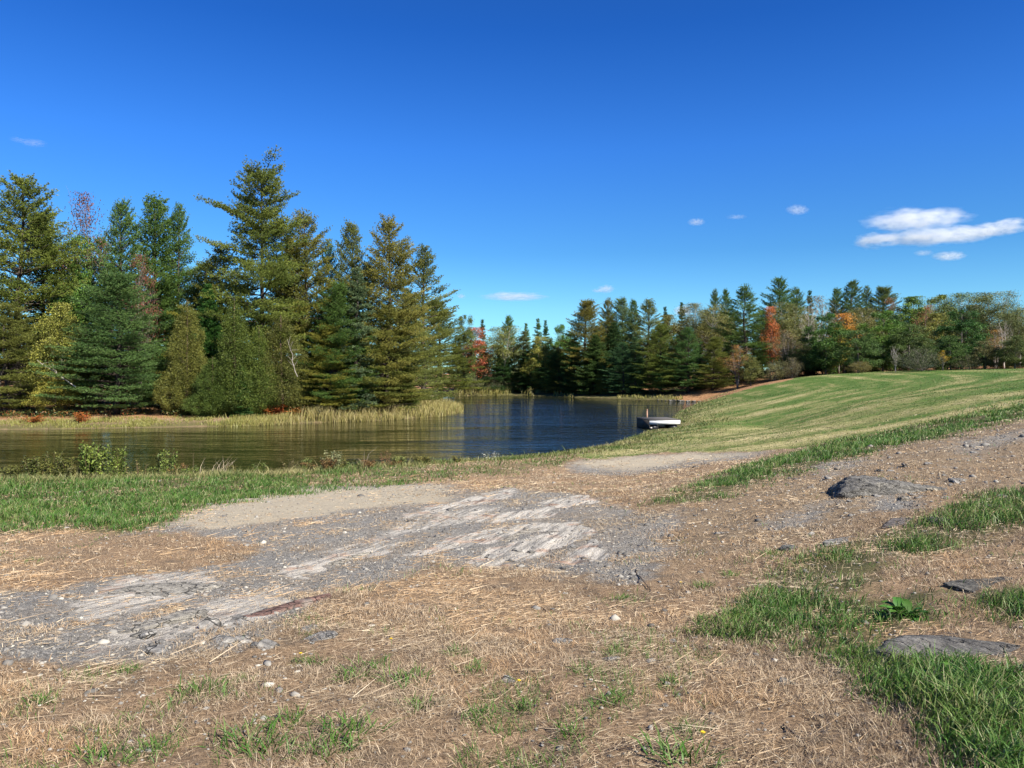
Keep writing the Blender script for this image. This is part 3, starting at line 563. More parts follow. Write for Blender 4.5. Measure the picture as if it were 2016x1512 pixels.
for a in [
    # near bank across the water, from the left edge of the picture
    ('pine1', 36, 352, 62, 118, OLIVE, 'broad olive pine with bare grey trunk at the left edge of the bank'),
    ('pine3', -110, 400, 62, 120, OLIVE, 'olive pine half cut off by the left picture edge'),
    ('thin0', 168, 384, 66, 52, (.085, .034, .028), 'maple with sparse dark red top rising between two left bank pines'),
    ('maple1', 150, 470, 65, 55, LIME, 'bright green leafy tree below the dark red maple top'),
    ('column1', 240, 402, 62, 72, BLUE, 'tall blue green pine behind the broad layered pine by the water'),
    ('pine0', 316, 394, 66, 88, GREEN, 'green twin topped pine left of the tallest pine'),
    ('column2', 352, 412, 67, 60, GREEN, 'slim green pine leaning against the twin topped pine'),
    ('pine2', 228, 540, 56, 122, (.060, .090, .034), 'broad blue green pine with layered plates down to the water bank'),
    ('thin0', 276, 505, 60, 34, WINE, 'maple of dull red leaves between the blue green pines'),
    ('pine1', 18, 600, 56.5, 105, (.10, .10, .03), 'low olive pine with yellowing needles beside the leaning dead stem'),
    ('maple2', 118, 600, 56.5, 55, (.14, .13, .028), 'yellow green leafy tree in front of the left edge pines'),
    ('maple2', 112, 722, 54.5, 44, (.19, .16, .032), 'small yellowing maple low over the leaf covered bank'),
    ('cedar0', 368, 586, 55.5, 52, (.078, .074, .019), 'bronze green cedar right of the broad layered pine'),
    ('hemlock0', 412, 560, 57.5, 42, (.030, .062, .014), 'dark green narrow hemlock between two bronze cedars'),
    ('cedar1', 464, 584, 55, 62, CED, 'yellow green pointed cedar below the tallest pine'),
    ('grandpine', 521, 338, 60, 112, (.088, .098, .026), 'tallest pine with open ragged crown towering over the bank', 'trees on the bank across the pond', .05, None, 0),
    ('pine3', 432, 488, 62, 78, (.115, .105, .026), 'bushy olive pine in clumps at the left foot of the tallest pine'),
    ('cedar2', 555, 610, 54.5, 62, (.074, .072, .020), 'brownish cedar in front of the tallest pine trunk'),
    ('cedar1', 508, 640, 53.8, 50, CED, 'rounded olive cedar between the pointed and the brownish cedar'),
    ('hemlock1', 478, 722, 53, 50, (.055, .098, .03), 'low bright green hemlock at the water bank under the cedars'),
    ('cedar0', 418, 700, 53.6, 48, (.062, .080, .018), 'small green cedar left of the low bright hemlock'),
    ('column0', 604, 428, 63, 76, BROWN, 'brown olive pine just right of the tallest pine'),
    ('column2', 646, 482, 66, 45, BLUE, 'slender dark pine peeping out right of the brown olive pine'),
    ('column1', 692, 442, 64, 62, (.085, .09, .03), 'ragged topped dark olive pine left of the conical brown pine'),
    ('pine0', 660, 560, 59, 70, GREEN, 'mid height green pine behind the grey green spruce'),
    ('spruce0', 702, 528, 56.5, 46, (.075, .098, .058), 'grey green narrow spruce in front of the olive pines'),
    ('pine2', 648, 640, 55.5, 66, (.12, .105, .026), 'low olive pine with flat layered limbs above the reeds'),
    ('column0', 760, 439, 60, 80, (.115, .10, .032), 'conical brown tinged pine second from the point of the bank'),
    ('pine3', 762, 600, 58, 80, (.10, .098, .028), 'broad pine with dark gaps behind the reeds'),
    ('cedar2', 690, 728, 54.5, 30, (.11, .13, .028), 'small bright cedar at the foot of the grey green spruce'),
    ('cedar1', 796, 712, 56, 34, (.10, .125, .024), 'small lime cedar under the point of the bank'),
    ('column2', 834, 491, 62, 80, (.095, .098, .028), 'green pine with crooked right side at the point of the bank'),
    ('pine2', 868, 594, 63, 62, (.10, .105, .026), 'low wide pine reaching over the water at the end of the bank'),
    ('pine2', 90, 430, 67, 80, OLIVE, 'olive pine between the left edge pine and the red topped maple'),
    ('column0', 196, 470, 68, 60, GREEN, 'green pine filling in behind the red topped maple'),
    ('pine0', 395, 520, 67, 70, (.075, .09, .028), 'rounded green pine below the gap left of the tallest pine'),
    ('column1', 575, 470, 66, 55, (.11, .10, .03), 'olive pine whose top shows through the right limbs of the tallest pine'),
    ('pine3', 725, 520, 65, 60, (.09, .092, .03), 'olive pine between the ragged and the conical brown pine'),
    ('pine1', 800, 580, 64, 55, (.085, .09, .03), 'dark olive pine between the last two tall pines of the bank'),
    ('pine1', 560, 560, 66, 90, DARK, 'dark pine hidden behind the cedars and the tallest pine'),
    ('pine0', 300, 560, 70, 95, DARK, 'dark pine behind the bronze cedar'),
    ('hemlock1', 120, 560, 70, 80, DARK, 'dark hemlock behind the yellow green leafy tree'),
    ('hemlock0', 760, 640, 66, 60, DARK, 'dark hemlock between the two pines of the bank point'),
]: tree(*(a[:7] + ('trees on the bank across the pond',) + a[8:]))
for a in [
    ('maple0', 915, 622, 118, 26, (.09, .105, .03), 'green leafy tree showing just past the point of the near bank'),
    ('flame0', 937, 646, 104, 36, (.36, .075, .05), 'red maple turning from crimson to orange by the inlet'),
    ('spruce1', 951, 629, 140, 10, DARK, 'single thin dark spruce spire right of the red maple'),
    ('birch0', 985, 643, 119, 42, (.115, .115, .032), 'olive leafed birch with pale limbs above the far cattails'),
    ('pine0', 1000, 624, 134, 26, GREEN, 'feathery green pine top above the olive birch'),
    ('spruce0', 1037, 637, 134, 12, GREEN, 'short green spruce spire left of a taller pair'),
    ('spruce1', 1058, 627, 138, 12, BLUE, 'bluish spruce spire, taller of a neighbouring pair'),
    ('spruce0', 1075, 631, 138, 10, DARK, 'dark spruce spire beside the bluish one'),
    ('spruce1', 1030, 652, 118, 24, (.075, .085, .045), 'greyish thin spruce over the far inlet'),
    ('maple1', 1066, 664, 120, 30, (.16, .145, .032), 'yellow green leafy tree behind the two shore cedars'),
    ('cedar0', 1058, 690, 112, 18, CED, 'narrow cedar on a pale bare stem at the far waterline'),
    ('cedar2', 1089, 688, 112, 23, (.11, .108, .028), 'wider cedar on a bare stem right of the narrow one'),
    ('maple0', 1102, 640, 127, 28, LIME, 'round green leafy tree left of the brown olive far pines'),
    ('pine2', 1148, 591, 118, 54, (.115, .095, .03), 'broad brown tinged pine, leftmost of the tall far pines'),
    ('column0', 1194, 592, 124, 28, (.105, .09, .03), 'slim brown pine behind the broad brown tinged pine'),
    ('pine0', 1222, 590, 124, 42, (.075, .095, .04), 'greyish green tall pine in the middle of the far shore'),
    ('column1', 1248, 592, 128, 26, GREEN, 'thin pine top between two broad far pines'),
    ('pine3', 1278, 592, 122, 48, (.085, .09, .03), 'tall open pine with flat limbs right of the thin pine top'),
    ('hemlock0', 1132, 668, 113, 28, DARK, 'dark hemlock at the waterline left of the drooping hemlock'),
    ('hemlock1', 1172, 660, 112.5, 34, (.040, .060, .018), 'drooping dark hemlock at the middle of the far waterline'),
    ('cedar1', 1186, 690, 111, 18, (.11, .105, .026), 'small yellowish cedar in front of the drooping hemlock'),
    ('hemlock0', 1207, 636, 116, 36, (.026, .045, .016), 'nearly black hemlock under the greyish tall pine'),
    ('pine1', 1226, 676, 110, 36, (.040, .075, .036), 'blue green young pine overhanging the far water'),
    ('spruce0', 1252, 664, 108.5, 36, (.042, .070, .034), 'dark bluish spruce right of the blue green young pine'),
    ('spruce1', 1309, 604, 140, 12, DARK, 'dark spruce tip above the olive treetops'),
    ('spruce0', 1343, 596, 142, 13, DARK, 'tallest lone spruce tip on the skyline before the white cloud'),
    ('maple2', 1318, 622, 126, 38, (.11, .098, .032), 'olive leafy treetop under the lone spruce tips'),
    ('pine0', 1302, 640, 107, 46, (.085, .098, .024), 'olive pine with low boughs dipping to the far water'),
    ('pine3', 1356, 646, 104.5, 44, (.048, .080, .026), 'dark green pine on a bare trunk by the rocky point'),
    ('pine2', 1402, 664, 103, 42, (.095, .098, .026), 'olive young pine standing on the orange needle slope'),
    ('birch0', 1400, 604, 121, 40, (.125, .115, .036), 'olive birch with white branches behind the olive young pine'),
    ('birch1', 1366, 600, 126, 32, (.10, .095, .04), 'greyish birch left of the olive birch'),
    ('column2', 1408, 574, 134, 30, (.065, .085, .026), 'dark green pine top left of the big layered pine'),
    ('column1', 1430, 572, 136, 24, GREEN, 'narrow plumed pine top touching the big layered pine'),
    ('pine3', 1466, 565, 106, 58, (.062, .088, .024), 'big layered pine with clear tiers above the orange slope'),
    ('thin0', 1452, 680, 99, 24, (.40, .17, .07), 'small orange maple at the foot of the big layered pine'),
    ('maple2', 1478, 704, 98, 24, (.10, .10, .028), 'low green leafy tree beside the small orange maple'),
    ('flame0', 1516, 605, 102, 18, (.46, .10, .045), 'slim scarlet maple right of the big layered pine'),
    ('pine1', 1532, 549, 128, 42, GREEN, 'highest far pine with plumed boughs above the scarlet maple'),
    ('column0', 1572, 570, 132, 32, (.06, .082, .026), 'dark pine top right of the highest far pine'),
    ('spruce1', 1596, 572, 138, 12, DARK, 'little dark spruce tip above the bare birches'),
    ('birch0', 1553, 598, 106, 38, (.115, .11, .036), 'olive birch right of the scarlet maple'),
    ('thin0', 1546, 650, 100, 32, (.14, .095, .05), 'half bare brown tree at the corner of the mown slope'),
]: tree(*a, group=FB)
for a in [
    ('bare0', 1592, 596, 104, 24, (.12, .1, .05), 'leafless white birch leaning right beside the dark gap'),
    ('bare0', 1618, 600, 106, 26, (.12, .1, .05), 'upright leafless birch right of the leaning one'),
    ('thin0', 1612, 584, 124, 42, (.14, .10, .05), 'brownish thin treetop behind the leafless birches'),
    ('pine0', 1650, 570, 128, 30, GREEN, 'pine top left of the double crowned pines on the right skyline'),
    ('column1', 1676, 555, 124, 46, (.062, .085, .026), 'tallest pine of the right hand skyline cluster'),
    ('column2', 1706, 567, 126, 30, (.065, .08, .026), 'middle pine of the right hand skyline cluster'),
    ('pine2', 1738, 564, 124, 44, (.072, .085, .026), 'rightmost pine of the skyline cluster'),
    ('maple0', 1626, 618, 95, 46, (.052, .092, .018), 'dark green maple right of the dark gap'),
    ('flame0', 1662, 618, 97, 34, (.44, .17, .035), 'maple turning orange and gold above the green maples'),
    ('flame0', 1652, 646, 95.5, 24, (.36, .25, .035), 'golden yellow lower boughs of a young maple below the orange crown'),
    ('thin0', 1856, 690, 79.5, 9, (.5, .27, .03), 'tiny bright orange sapling beside the dark maple'),
    ('maple1', 1690, 652, 90, 48, (.055, .082, .022), 'shadowy green maple below the orange and gold maple'),
    ('birch0', 1706, 606, 108, 42, (.115, .10, .036), 'dull olive birch above the shadowy maple'),
    ('maple0', 1738, 612, 95, 50, (.085, .135, .022), 'bright green round maple right of the dull birch'),
    ('thin0', 1752, 588, 122, 24, (.30, .12, .07), 'faded red treetop beside the skyline pine cluster'),
    ('maple2', 1800, 586, 122, 48, (.095, .135, .024), 'lush green round treetop right of the faded red one'),
    ('maple0', 1846, 582, 126, 52, (.12, .135, .026), 'wide yellow green treetop on the right skyline'),
    ('maple1', 1788, 640, 92, 46, (.075, .10, .028), 'grey green leafy tree above the twiggy grey shrub'),
    ('thin0', 1826, 602, 108, 26, (.32, .10, .07), 'pinkish red thin tree among the green treetops'),
    ('maple2', 1846, 618, 104, 40, (.13, .12, .030), 'yellowish olive tree right of the pinkish red one'),
    ('birch1', 1894, 580, 112, 50, (.095, .115, .034), 'pale leaved aspen with lit crown on the right skyline'),
    ('birch1', 1952, 578, 108, 46, (.115, .125, .045), 'silvery thin aspen, tallest near the right edge'),
    ('maple0', 1893, 612, 86, 50, (.042, .080, .018), 'very dark green maple in front of the pale aspen'),
    ('maple1', 1872, 662, 82, 44, (.050, .078, .018), 'low dark maple left of the very dark one'),
    ('thin0', 1960, 650, 94, 26, (.30, .15, .05), 'rusty orange thin tree below the silvery aspen'),
    ('bare0', 1977, 628, 90, 18, (.12, .1, .05), 'dead white forked stem near the right edge'),
    ('birch1', 2006, 612, 96, 40, (.10, .11, .04), 'sparse pale tree cut by the right picture edge'),
    ('maple2', 1998, 662, 78, 44, (.075, .085, .026), 'olive bushy tree at the right end of the slope crest'),
    ('maple1', 1940, 672, 80, 40, (.085, .075, .032), 'brownish leafy tree left of the olive bushy one'),
    ('maple0', 2060, 650, 80, 52, (.075, .09, .026), 'olive tree mostly outside the right picture edge'),
    ('bush1', 1815, 688, 80, 46, (.055, .062, .028), 'wide twiggy grey green shrub on the slope crest'),
    ('bush1', 1908, 700, 80, 28, (.07, .065, .028), 'brown twiggy shrub under the low dark maple'),
    ('bush0', 1690, 712, 86, 20, (.11, .085, .03), 'small bronze shrub at the crest below the shadowy maple'),
    ('bare0', 1763, 678, 81, 10, (.14, .1, .05), 'thin white sapling standing alone before the dark trees'),
    ('bush0', 1525, 712, 96, 24, (.085, .08, .034), 'grey olive shrub at the upper corner of the orange slope'),
    ('bush1', 1560, 705, 95, 20, (.09, .075, .04), 'straggly shrub where the mown slope meets the woods'),
    ('bush0', 930, 744, 101, 26, (.095, .095, .04), 'olive grey bush behind the far cattails under the red maple'),
    ('bush1', 985, 740, 108, 32, (.085, .085, .042), 'grey twiggy bush behind the far cattails'),
]: tree(*a, group=RB)
# the packed woods behind: crowns that only show in the gaps
rf = np.random.default_rng(77)
for k in range(30):
    u = 890 + k * 40 + rf.uniform(-12, 12)
    if u > 2080: break
    sky_ = np.interp(u, [890, 1100, 1150, 1300, 1420, 1530, 1620, 1740, 1860, 2040], [665, 665, 628, 636, 606, 596, 604, 588, 588, 606])
    d = rf.uniform(128, 142) if u < 1560 else rf.uniform(112, 130)
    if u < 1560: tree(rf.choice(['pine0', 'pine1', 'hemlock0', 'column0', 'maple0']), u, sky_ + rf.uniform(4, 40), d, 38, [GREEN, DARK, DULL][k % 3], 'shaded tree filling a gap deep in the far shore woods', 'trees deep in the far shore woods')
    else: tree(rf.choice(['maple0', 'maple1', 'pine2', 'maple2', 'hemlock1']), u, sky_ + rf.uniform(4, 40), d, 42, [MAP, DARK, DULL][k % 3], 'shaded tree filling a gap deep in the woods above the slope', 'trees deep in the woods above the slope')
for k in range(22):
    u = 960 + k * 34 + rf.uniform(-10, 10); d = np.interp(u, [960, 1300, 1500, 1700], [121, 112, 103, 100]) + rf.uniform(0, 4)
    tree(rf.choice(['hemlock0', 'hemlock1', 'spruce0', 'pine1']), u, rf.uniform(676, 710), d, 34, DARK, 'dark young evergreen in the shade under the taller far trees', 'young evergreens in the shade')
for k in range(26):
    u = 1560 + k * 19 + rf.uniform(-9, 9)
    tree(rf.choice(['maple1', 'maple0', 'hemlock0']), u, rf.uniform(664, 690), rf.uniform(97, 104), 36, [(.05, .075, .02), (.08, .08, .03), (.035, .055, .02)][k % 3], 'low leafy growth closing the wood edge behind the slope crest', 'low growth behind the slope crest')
# ------------------------------------------------------------------ grass, straw, reeds, pebbles
LR = math.log(1.0)
def scatter(n, r0, r1, th, fn, seed):
    """points spread evenly in log distance: dense near, thin far"""
    g = np.random.default_rng(seed)
    r = np.exp(g.uniform(math.log(r0), math.log(r1), n)); t = np.radians(g.uniform(-th, th, n))
    x, y = r * np.sin(t), r * np.cos(t)
    k = g.random(n) < fn(x, y, r)
    x, y, r = x[k], y[k], r[k]
    return np.stack([x, y, gsamp(GZ, x, y)], 1), r, g
def updir(g, n, lean, wind=(0, 0)):
    d = g.normal(0, lean, (n, 3)); d[:, 2] = 1; d[:, 0] += wind[0]; d[:, 1] += wind[1]; return unit(d)
LUSH = blade_mat('lush_grass', [(0, (.035, .085, .012)), (.35, (.065, .165, .02)), (.65, (.12, .235, .04)), (.78, (.19, .24, .075)), (.86, (.36, .31, .17)), (1, (.46, .37, .22))], [(0, (.045, .12, .018)), (.5, (.08, .19, .03)), (1, (.22, .24, .07))], .45)
DRY = blade_mat('dry_grass', [(0, (.10, .07, .048)), (.25, (.25, .178, .112)), (.55, (.49, .375, .25)), (.8, (.68, .55, .38)), (1, (.82, .71, .53))], [(0, (.21, .15, .11)), (.6, (.50, .39, .285)), (1, (.60, .33, .14))], .4, .15)
MOWN = blade_mat('mown_grass', [(0, (.05, .11, .018)), (.5, (.11, .155, .035)), (1, (.28, .25, .1))], [(0, (.055, .125, .02)), (.45, (.12, .165, .04)), (1, (.40, .34, .16))], .75)
REED = blade_mat('reeds', [(0, (.16, .12, .05)), (.4, (.33, .26, .11)), (.8, (.46, .38, .19)), (1, (.55, .47, .28))], [(0, (.19, .22, .035)), (.35, (.27, .255, .06)), (1, (.44, .34, .16))], .72)
def fb(x, y, f, s): return fbm(x * f, y * f, s, 4)
P, r, g = scatter(1980000, 2.1, 46, 49, lambda x, y, r: gsamp(lush, x, y) ** 1.5 * (.05 + sstep(.40, .62, fb(x, y, 1.9, 51)) * np.maximum(.35 + .65 * sstep(.34, .52, fb(x, y, 5.2, 54)), sstep(9, 12, y)) + .22 * sstep(9, 13, y) * sstep(2, -2, x)) * sstep(-.15, -.5, sdist(x, y, SHORE)) * (.42 + .22 * sstep(6, 10, y)), 101)
tall = (.4 + .9 * fb(P[:, 0], P[:, 1], .8, 52)) * (.4 + .6 * gsamp(lush, P[:, 0], P[:, 1]))
m = MB(); n = len(P)
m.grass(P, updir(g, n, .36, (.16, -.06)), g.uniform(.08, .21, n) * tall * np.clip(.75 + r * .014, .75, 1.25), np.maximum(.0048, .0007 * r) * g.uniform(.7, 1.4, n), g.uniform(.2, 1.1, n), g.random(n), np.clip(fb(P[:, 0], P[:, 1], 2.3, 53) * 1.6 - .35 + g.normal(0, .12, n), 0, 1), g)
print('lush', n); tag(link('grass', m.mesh('lush_grass', LUSH)), 'lush green grass in strips beside the bare rocky ground', 'grass', kind='stuff')
# thin green blades among the straw
P, r, g = scatter(690000, 2.0, 26, 51, lambda x, y, r: (1 - gsamp(gravel, x, y)) * (1 - gsamp(lush, x, y)) * sstep(.6, .78, fb(x, y, 1.3, 61) + .10 * sstep(9, 4, y)) * sstep(.42, .6, fb(x, y, 5.5, 62)) * .22 * sstep(-.3, -1, sdist(x, y, SHORE)), 102)
m = MB(); n = len(P)
m.grass(P, updir(g, n, .55), g.uniform(.025, .085, n), np.maximum(.003, .0006 * r) * g.uniform(.7, 1.3, n), g.uniform(0, 1, n), g.uniform(0, .95, n), g.uniform(.1, .7, n), g)
print('thin', n); tag(link('grass', m.mesh('thin_grass', LUSH)), 'thin green blades coming up through the dry straw', 'grass', kind='stuff')
# cropped dry grass standing in the bare ground
def bare(x, y): return (1 - .85 * sstep(.3, .7, gsamp(ledge, x, y))) * np.clip(1 - .92 * gsamp(gravel, x, y) * sstep(.34, .52, fb(x, y, 2.2, 71)) - .35 * gsamp(lush, x, y), 0, 1) * (1 - gsamp(mown, x, y)) * sstep(-.2, -.8, sdist(x, y, SHORE)) * (1 - gsamp(sand, x, y) * .8) * (1 - .45 * gsamp(path, x, y)) * (1 - .62 * sstep(.5, .62, fb(x, y, 1.2, 75)))
P, r, g = scatter(1300000, 1.9, 40, 55, lambda x, y, r: bare(x, y) * (.10 + .9 * sstep(.36, .62, fb(x, y, 2.1, 72))) * .8, 103)
m = MB(); n = len(P); patch = np.clip(fb(P[:, 0], P[:, 1], 1.1, 73) * 2.6 - .85, 0, 1)
m.grass(P, updir(g, n, .85), g.uniform(.015, .06, n) * (1 + .01 * r), np.maximum(.0024, .00055 * r) * g.uniform(.6, 1.3, n), g.uniform(0, 1.2, n), np.clip(g.normal(.42, .26, n), 0, 1), np.clip(patch + g.normal(0, .15, n), 0, 1), g)
print('dry', n); tag(link('dry_grass', m.mesh('dry_grass', DRY)), 'short dry brown grass over the trampled ground', 'dry grass', kind='stuff')
# loose straw and fallen needles lying flat
P, r, g = scatter(610000, 1.9, 34, 55, lambda x, y, r: np.clip(bare(x, y) + .10, 0, 1) * (.12 + .88 * sstep(.4, .62, fb(x, y, 1.4, 81))) * .6 * sstep(-.2, -.8, sdist(x, y, SHORE)), 104)
m = MB(); n = len(P); h = np.where(g.random(n) < .5, g.normal(.35, .5, n), g.uniform(0, 6.28, n))
D = unit(np.stack([np.cos(h), np.sin(h), g.normal(.03, .10, n)], 1)); P[:, 2] += g.uniform(.003, .016, n)
big = np.where(g.random(n) < .03, 3.0, 1.0)
m.blades(P, D, g.uniform(.018, .085, n) * (1 + .03 * r) * big, np.maximum(.0021, .0006 * r) * g.uniform(.7, 1.3, n) * np.sqrt(big), np.clip(g.normal(.62, .25, n), 0, 1), np.clip(fb(P[:, 0], P[:, 1], .9, 82) * 2 - .5 + g.normal(0, .12, n) + .55 * sstep(4.5, 7.5, P[:, 1]) * sstep(.6, -.8, P[:, 0]), 0, 1), g)
print('straw', n); tag(link('straw', m.mesh('straw', DRY)), 'loose straw and fallen needles strewn over the ground', 'straw', kind='stuff')
# mown slope
P, r, g = scatter(280000, 17, 101, 37, lambda x, y, r: gsamp(mown, x, y) * .62 * sstep(1.4, 2.2, np.hypot(x - 9.6, y - 49)), 105)
m = MB(); n = len(P)
cx_ = P[:, 0] * math.cos(.62) - P[:, 1] * -math.sin(.62) * -1; q = fbm(np.arctan2(P[:, 1] - 79.3, P[:, 0] - 3.8) * 2.2 + 20, np.hypot(P[:, 0] - 3.8, P[:, 1] - 79.3) * .62, 91, 4)
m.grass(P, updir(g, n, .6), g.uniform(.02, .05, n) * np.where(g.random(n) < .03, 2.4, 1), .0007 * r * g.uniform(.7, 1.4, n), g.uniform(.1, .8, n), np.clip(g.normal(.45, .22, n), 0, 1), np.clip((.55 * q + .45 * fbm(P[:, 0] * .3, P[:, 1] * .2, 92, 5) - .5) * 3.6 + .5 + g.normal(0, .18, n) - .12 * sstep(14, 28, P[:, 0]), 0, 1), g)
print('mown', n); tag(link('mown_grass', m.mesh('mown_grass', MOWN)), 'mown grass striped green and tan on the slope', 'grass', kind='stuff')
# rough grass along the near waterline
def uu(x, y): return CU + FPX * x / np.maximum(y, .1)
P, r, g = scatter(700000, 18, 95, 37, lambda x, y, r: sstep(.05, -.15, sdist(x, y, SHORE)) * sstep(-5.5, -.6, sdist(x, y, SHORE)) * sstep(1.6, 2.6, np.hypot(x - 9.6, y - 49)) * (x > -26) * ((x > 10) | (y < 46)) * (.2 + .8 * sstep(.35, .6, fb(x, y, .9, 95))) * .75, 106)
m = MB(); n = len(P); lf = sstep(1500, 300, uu(P[:, 0], P[:, 1]))
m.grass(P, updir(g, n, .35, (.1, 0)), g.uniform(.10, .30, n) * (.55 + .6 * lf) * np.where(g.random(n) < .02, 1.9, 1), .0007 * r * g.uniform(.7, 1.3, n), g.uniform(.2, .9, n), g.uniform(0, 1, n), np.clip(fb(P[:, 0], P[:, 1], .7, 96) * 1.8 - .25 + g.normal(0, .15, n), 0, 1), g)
print('shore', n); tag(link('shore_grass', m.mesh('shore_grass', MOWN)), 'rough pale green grass along the near edge of the pond', 'grass', kind='stuff')
# reeds and sedge of the far banks
def reed_p(x, y, r):
    s = -sdist(x, y, SHORE); u = uu(x, y); lb = (y > 44) & (y < 82) & (u < 912)
    w = np.where(u > 430, sstep(-.9, .1, s) * sstep(4.6, 2.6, s), sstep(-.1, .2, s) * sstep(4.5, 2.2, s))
    fr = (y >= 95) & (u > 895) & (u < 1130) & (u < 1010 + 120 * (fb(x, y, .2, 97) > .5)); wf = sstep(-.4, .1, s) * sstep(9, 5, s)
    ft = (y >= 88) & (u > 1215) & (u < 1345); wt = sstep(0, .3, s) * sstep(3, 1.5, s)
    return np.where(lb, w, np.where(fr, wf, np.where(ft, wt * .7, 0))) * (.08 + .92 * sstep(.38, .62, fb(x, y, .7, 98)))
P, r, g = scatter(900000, 45, 132, 40, reed_p, 107)
m = MB(); n = len(P); u_ = uu(P[:, 0], P[:, 1]); P[:, 2] = np.maximum(P[:, 2], WATER - .1)
tallr = np.where((P[:, 1] > 84), np.where(u_ > 1100, .35, .95), np.interp(u_, [0, 380, 520, 640, 880], [.13, .17, .46, .78, .66])) * (.6 + .8 * fb(P[:, 0], P[:, 1], .6, 99))
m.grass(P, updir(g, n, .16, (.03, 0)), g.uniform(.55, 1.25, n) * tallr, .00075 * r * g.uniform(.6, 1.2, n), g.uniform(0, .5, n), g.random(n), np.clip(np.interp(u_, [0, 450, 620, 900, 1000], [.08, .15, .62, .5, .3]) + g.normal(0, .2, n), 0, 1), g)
print('reeds', n); tag(link('reeds', m.mesh('reeds', REED)), 'tan reeds and yellow sedge fringing the far banks', 'reeds', kind='stuff')
# low leafy cover under the near bank trees
P, r, g = scatter(120000, 48, 72, 40, lambda x, y, r: sstep(-2.5, -4, sdist(x, y, SHORE)) * sstep(-12, -6, sdist(x, y, SHORE)) * (x < -1) * sstep(.45, .62, fb(x, y, .55, 111)) * .9, 108)
m = MB(); n = len(P); P[:, 2] += g.uniform(0, .4, n)
m.leaves(P, unit(sph(g, n) + [0, 0, .5]), g.uniform(.08, .2, n), g.uniform(.06, .12, n), g.random(n), np.clip(fb(P[:, 0], P[:, 1], .4, 112) * 1.5 - .2, 0, 1), g)
COVER = blade_mat('ground_cover', [(0, (.04, .07, .015)), (.5, (.10, .12, .03)), (.8, (.2, .13, .04)), (1, (.28, .08, .03))])
tag(link('undergrowth', m.mesh('undergrowth', COVER)), 'low leafy undergrowth at the foot of the near bank trees', 'undergrowth', kind='stuff')

def stone_mat(name, cols):
    """layered slate: fine beds, cracks, paler weathered and lichen blotches"""
    M = NT_(name); oi = M.n('ObjectInfo'); co = M.coords()
    n = M.noise(M.coords((16, 2.2, 22), (0, .25, .35)), 1.6, 8, .7, .4); n2 = M.noise(co, 22, 7, .72); n3 = M.noise(co, 5, 5, .6)
    v = M.n('TexVoronoi', {'Scale': 7.0}, feature='DISTANCE_TO_EDGE'); wv = M.n('VectorMath', operation='MULTIPLY_ADD'); nz = M.n('TexNoise', {'Scale': 6.0, 'Detail': 4.0}); M.set(nz.inputs['Vector'], co)
    M.set(wv.inputs[0], nz.outputs['Color']); wv.inputs[1].default_value = (.22, .22, .1); M.set(wv.inputs[2], M.coords((1, .35, 2.2), (0, 0, .4))); M.set(v.inputs['Vector'], wv)
    crack = M.n('MapRange', {0: v.outputs['Distance'], 1: .0, 2: .035, 3: .0, 4: 1.0}).outputs[0]
    c = M.ramp(M.math('ADD', M.math('MULTIPLY', n, .55), M.math('MULTIPLY', n2, .45)), cols)
    c = M.mix(1, c, oi.outputs['Color'], 'MULTIPLY'); c = M.mix(M.math('SUBTRACT', 1, crack), c, (.025, .023, .02))
    c = M.mix(M.math('MULTIPLY', M.n('MapRange', {0: n3, 1: .56, 2: .68}).outputs[0], .55), c, (.34, .315, .265))
    p = M.n('BsdfPrincipled', {'Roughness': .88, 'Specular IOR Level': .2, 'Base Color': c})
    h = M.math('ADD', M.math('ADD', M.math('MULTIPLY', n, 1.3), M.math('MULTIPLY', n2, .7)), M.math('MULTIPLY', crack, .5))
    b = M.n('Bump', {'Strength': 1.0, 'Distance': .03, 'Height': h}); M.set(p.inputs['Normal'], b)
    return M.surf(p)
STONE = stone_mat('grey_stone', [(.36, (.055, .052, .048)), (.48, (.15, .142, .13)), (.58, (.27, .255, .23)), (.72, (.45, .425, .38))])
def ico(sub):
    import bmesh
    b = bmesh.new(); bmesh.ops.create_icosphere(b, subdivisions=sub, radius=1); b.verts.ensure_lookup_table()
    v = np.array([q.co[:] for q in b.verts]); f = np.array([[q.index for q in fc.verts] for fc in b.faces]); b.free(); return v, f
IC0, IC4 = ico(1), ico(5)
# pebbles
P, r, g = scatter(205000, 2.2, 24, 51, lambda x, y, r: (gsamp(gravel, x, y) * (1 - .8 * gsamp(sand, x, y)) * (1 - .8 * sstep(.3, .7, gsamp(ledge, x, y))) * sstep(.3, .55, fb(x, y, 2.2, 121)) + .30 * gsamp(path, x, y) + .06 + .16 * sstep(.45, .6, fb(x, y, 1.1, 122))) * .30 * sstep(-.3, -1, sdist(x, y, SHORE)), 109)
n = len(P); v, f = IC0; sz = (g.uniform(.003, .009, n) * (1 + g.pareto(2.6, n) * .55)).clip(0, .035) * (.6 + .085 * r)
V = v[None] * (1 + g.normal(0, .16, (n, len(v), 1))) * (sz[:, None] * g.uniform(.6, 1.4, (n, 3)) * [1, 1, .6])[:, None]
h = g.uniform(0, 6.28, n); cs, sn = np.cos(h)[:, None], np.sin(h)[:, None]
V = np.stack([V[..., 0] * cs - V[..., 1] * sn, V[..., 0] * sn + V[..., 1] * cs, V[..., 2]], -1) + P[:, None] + [0, 0, .002]
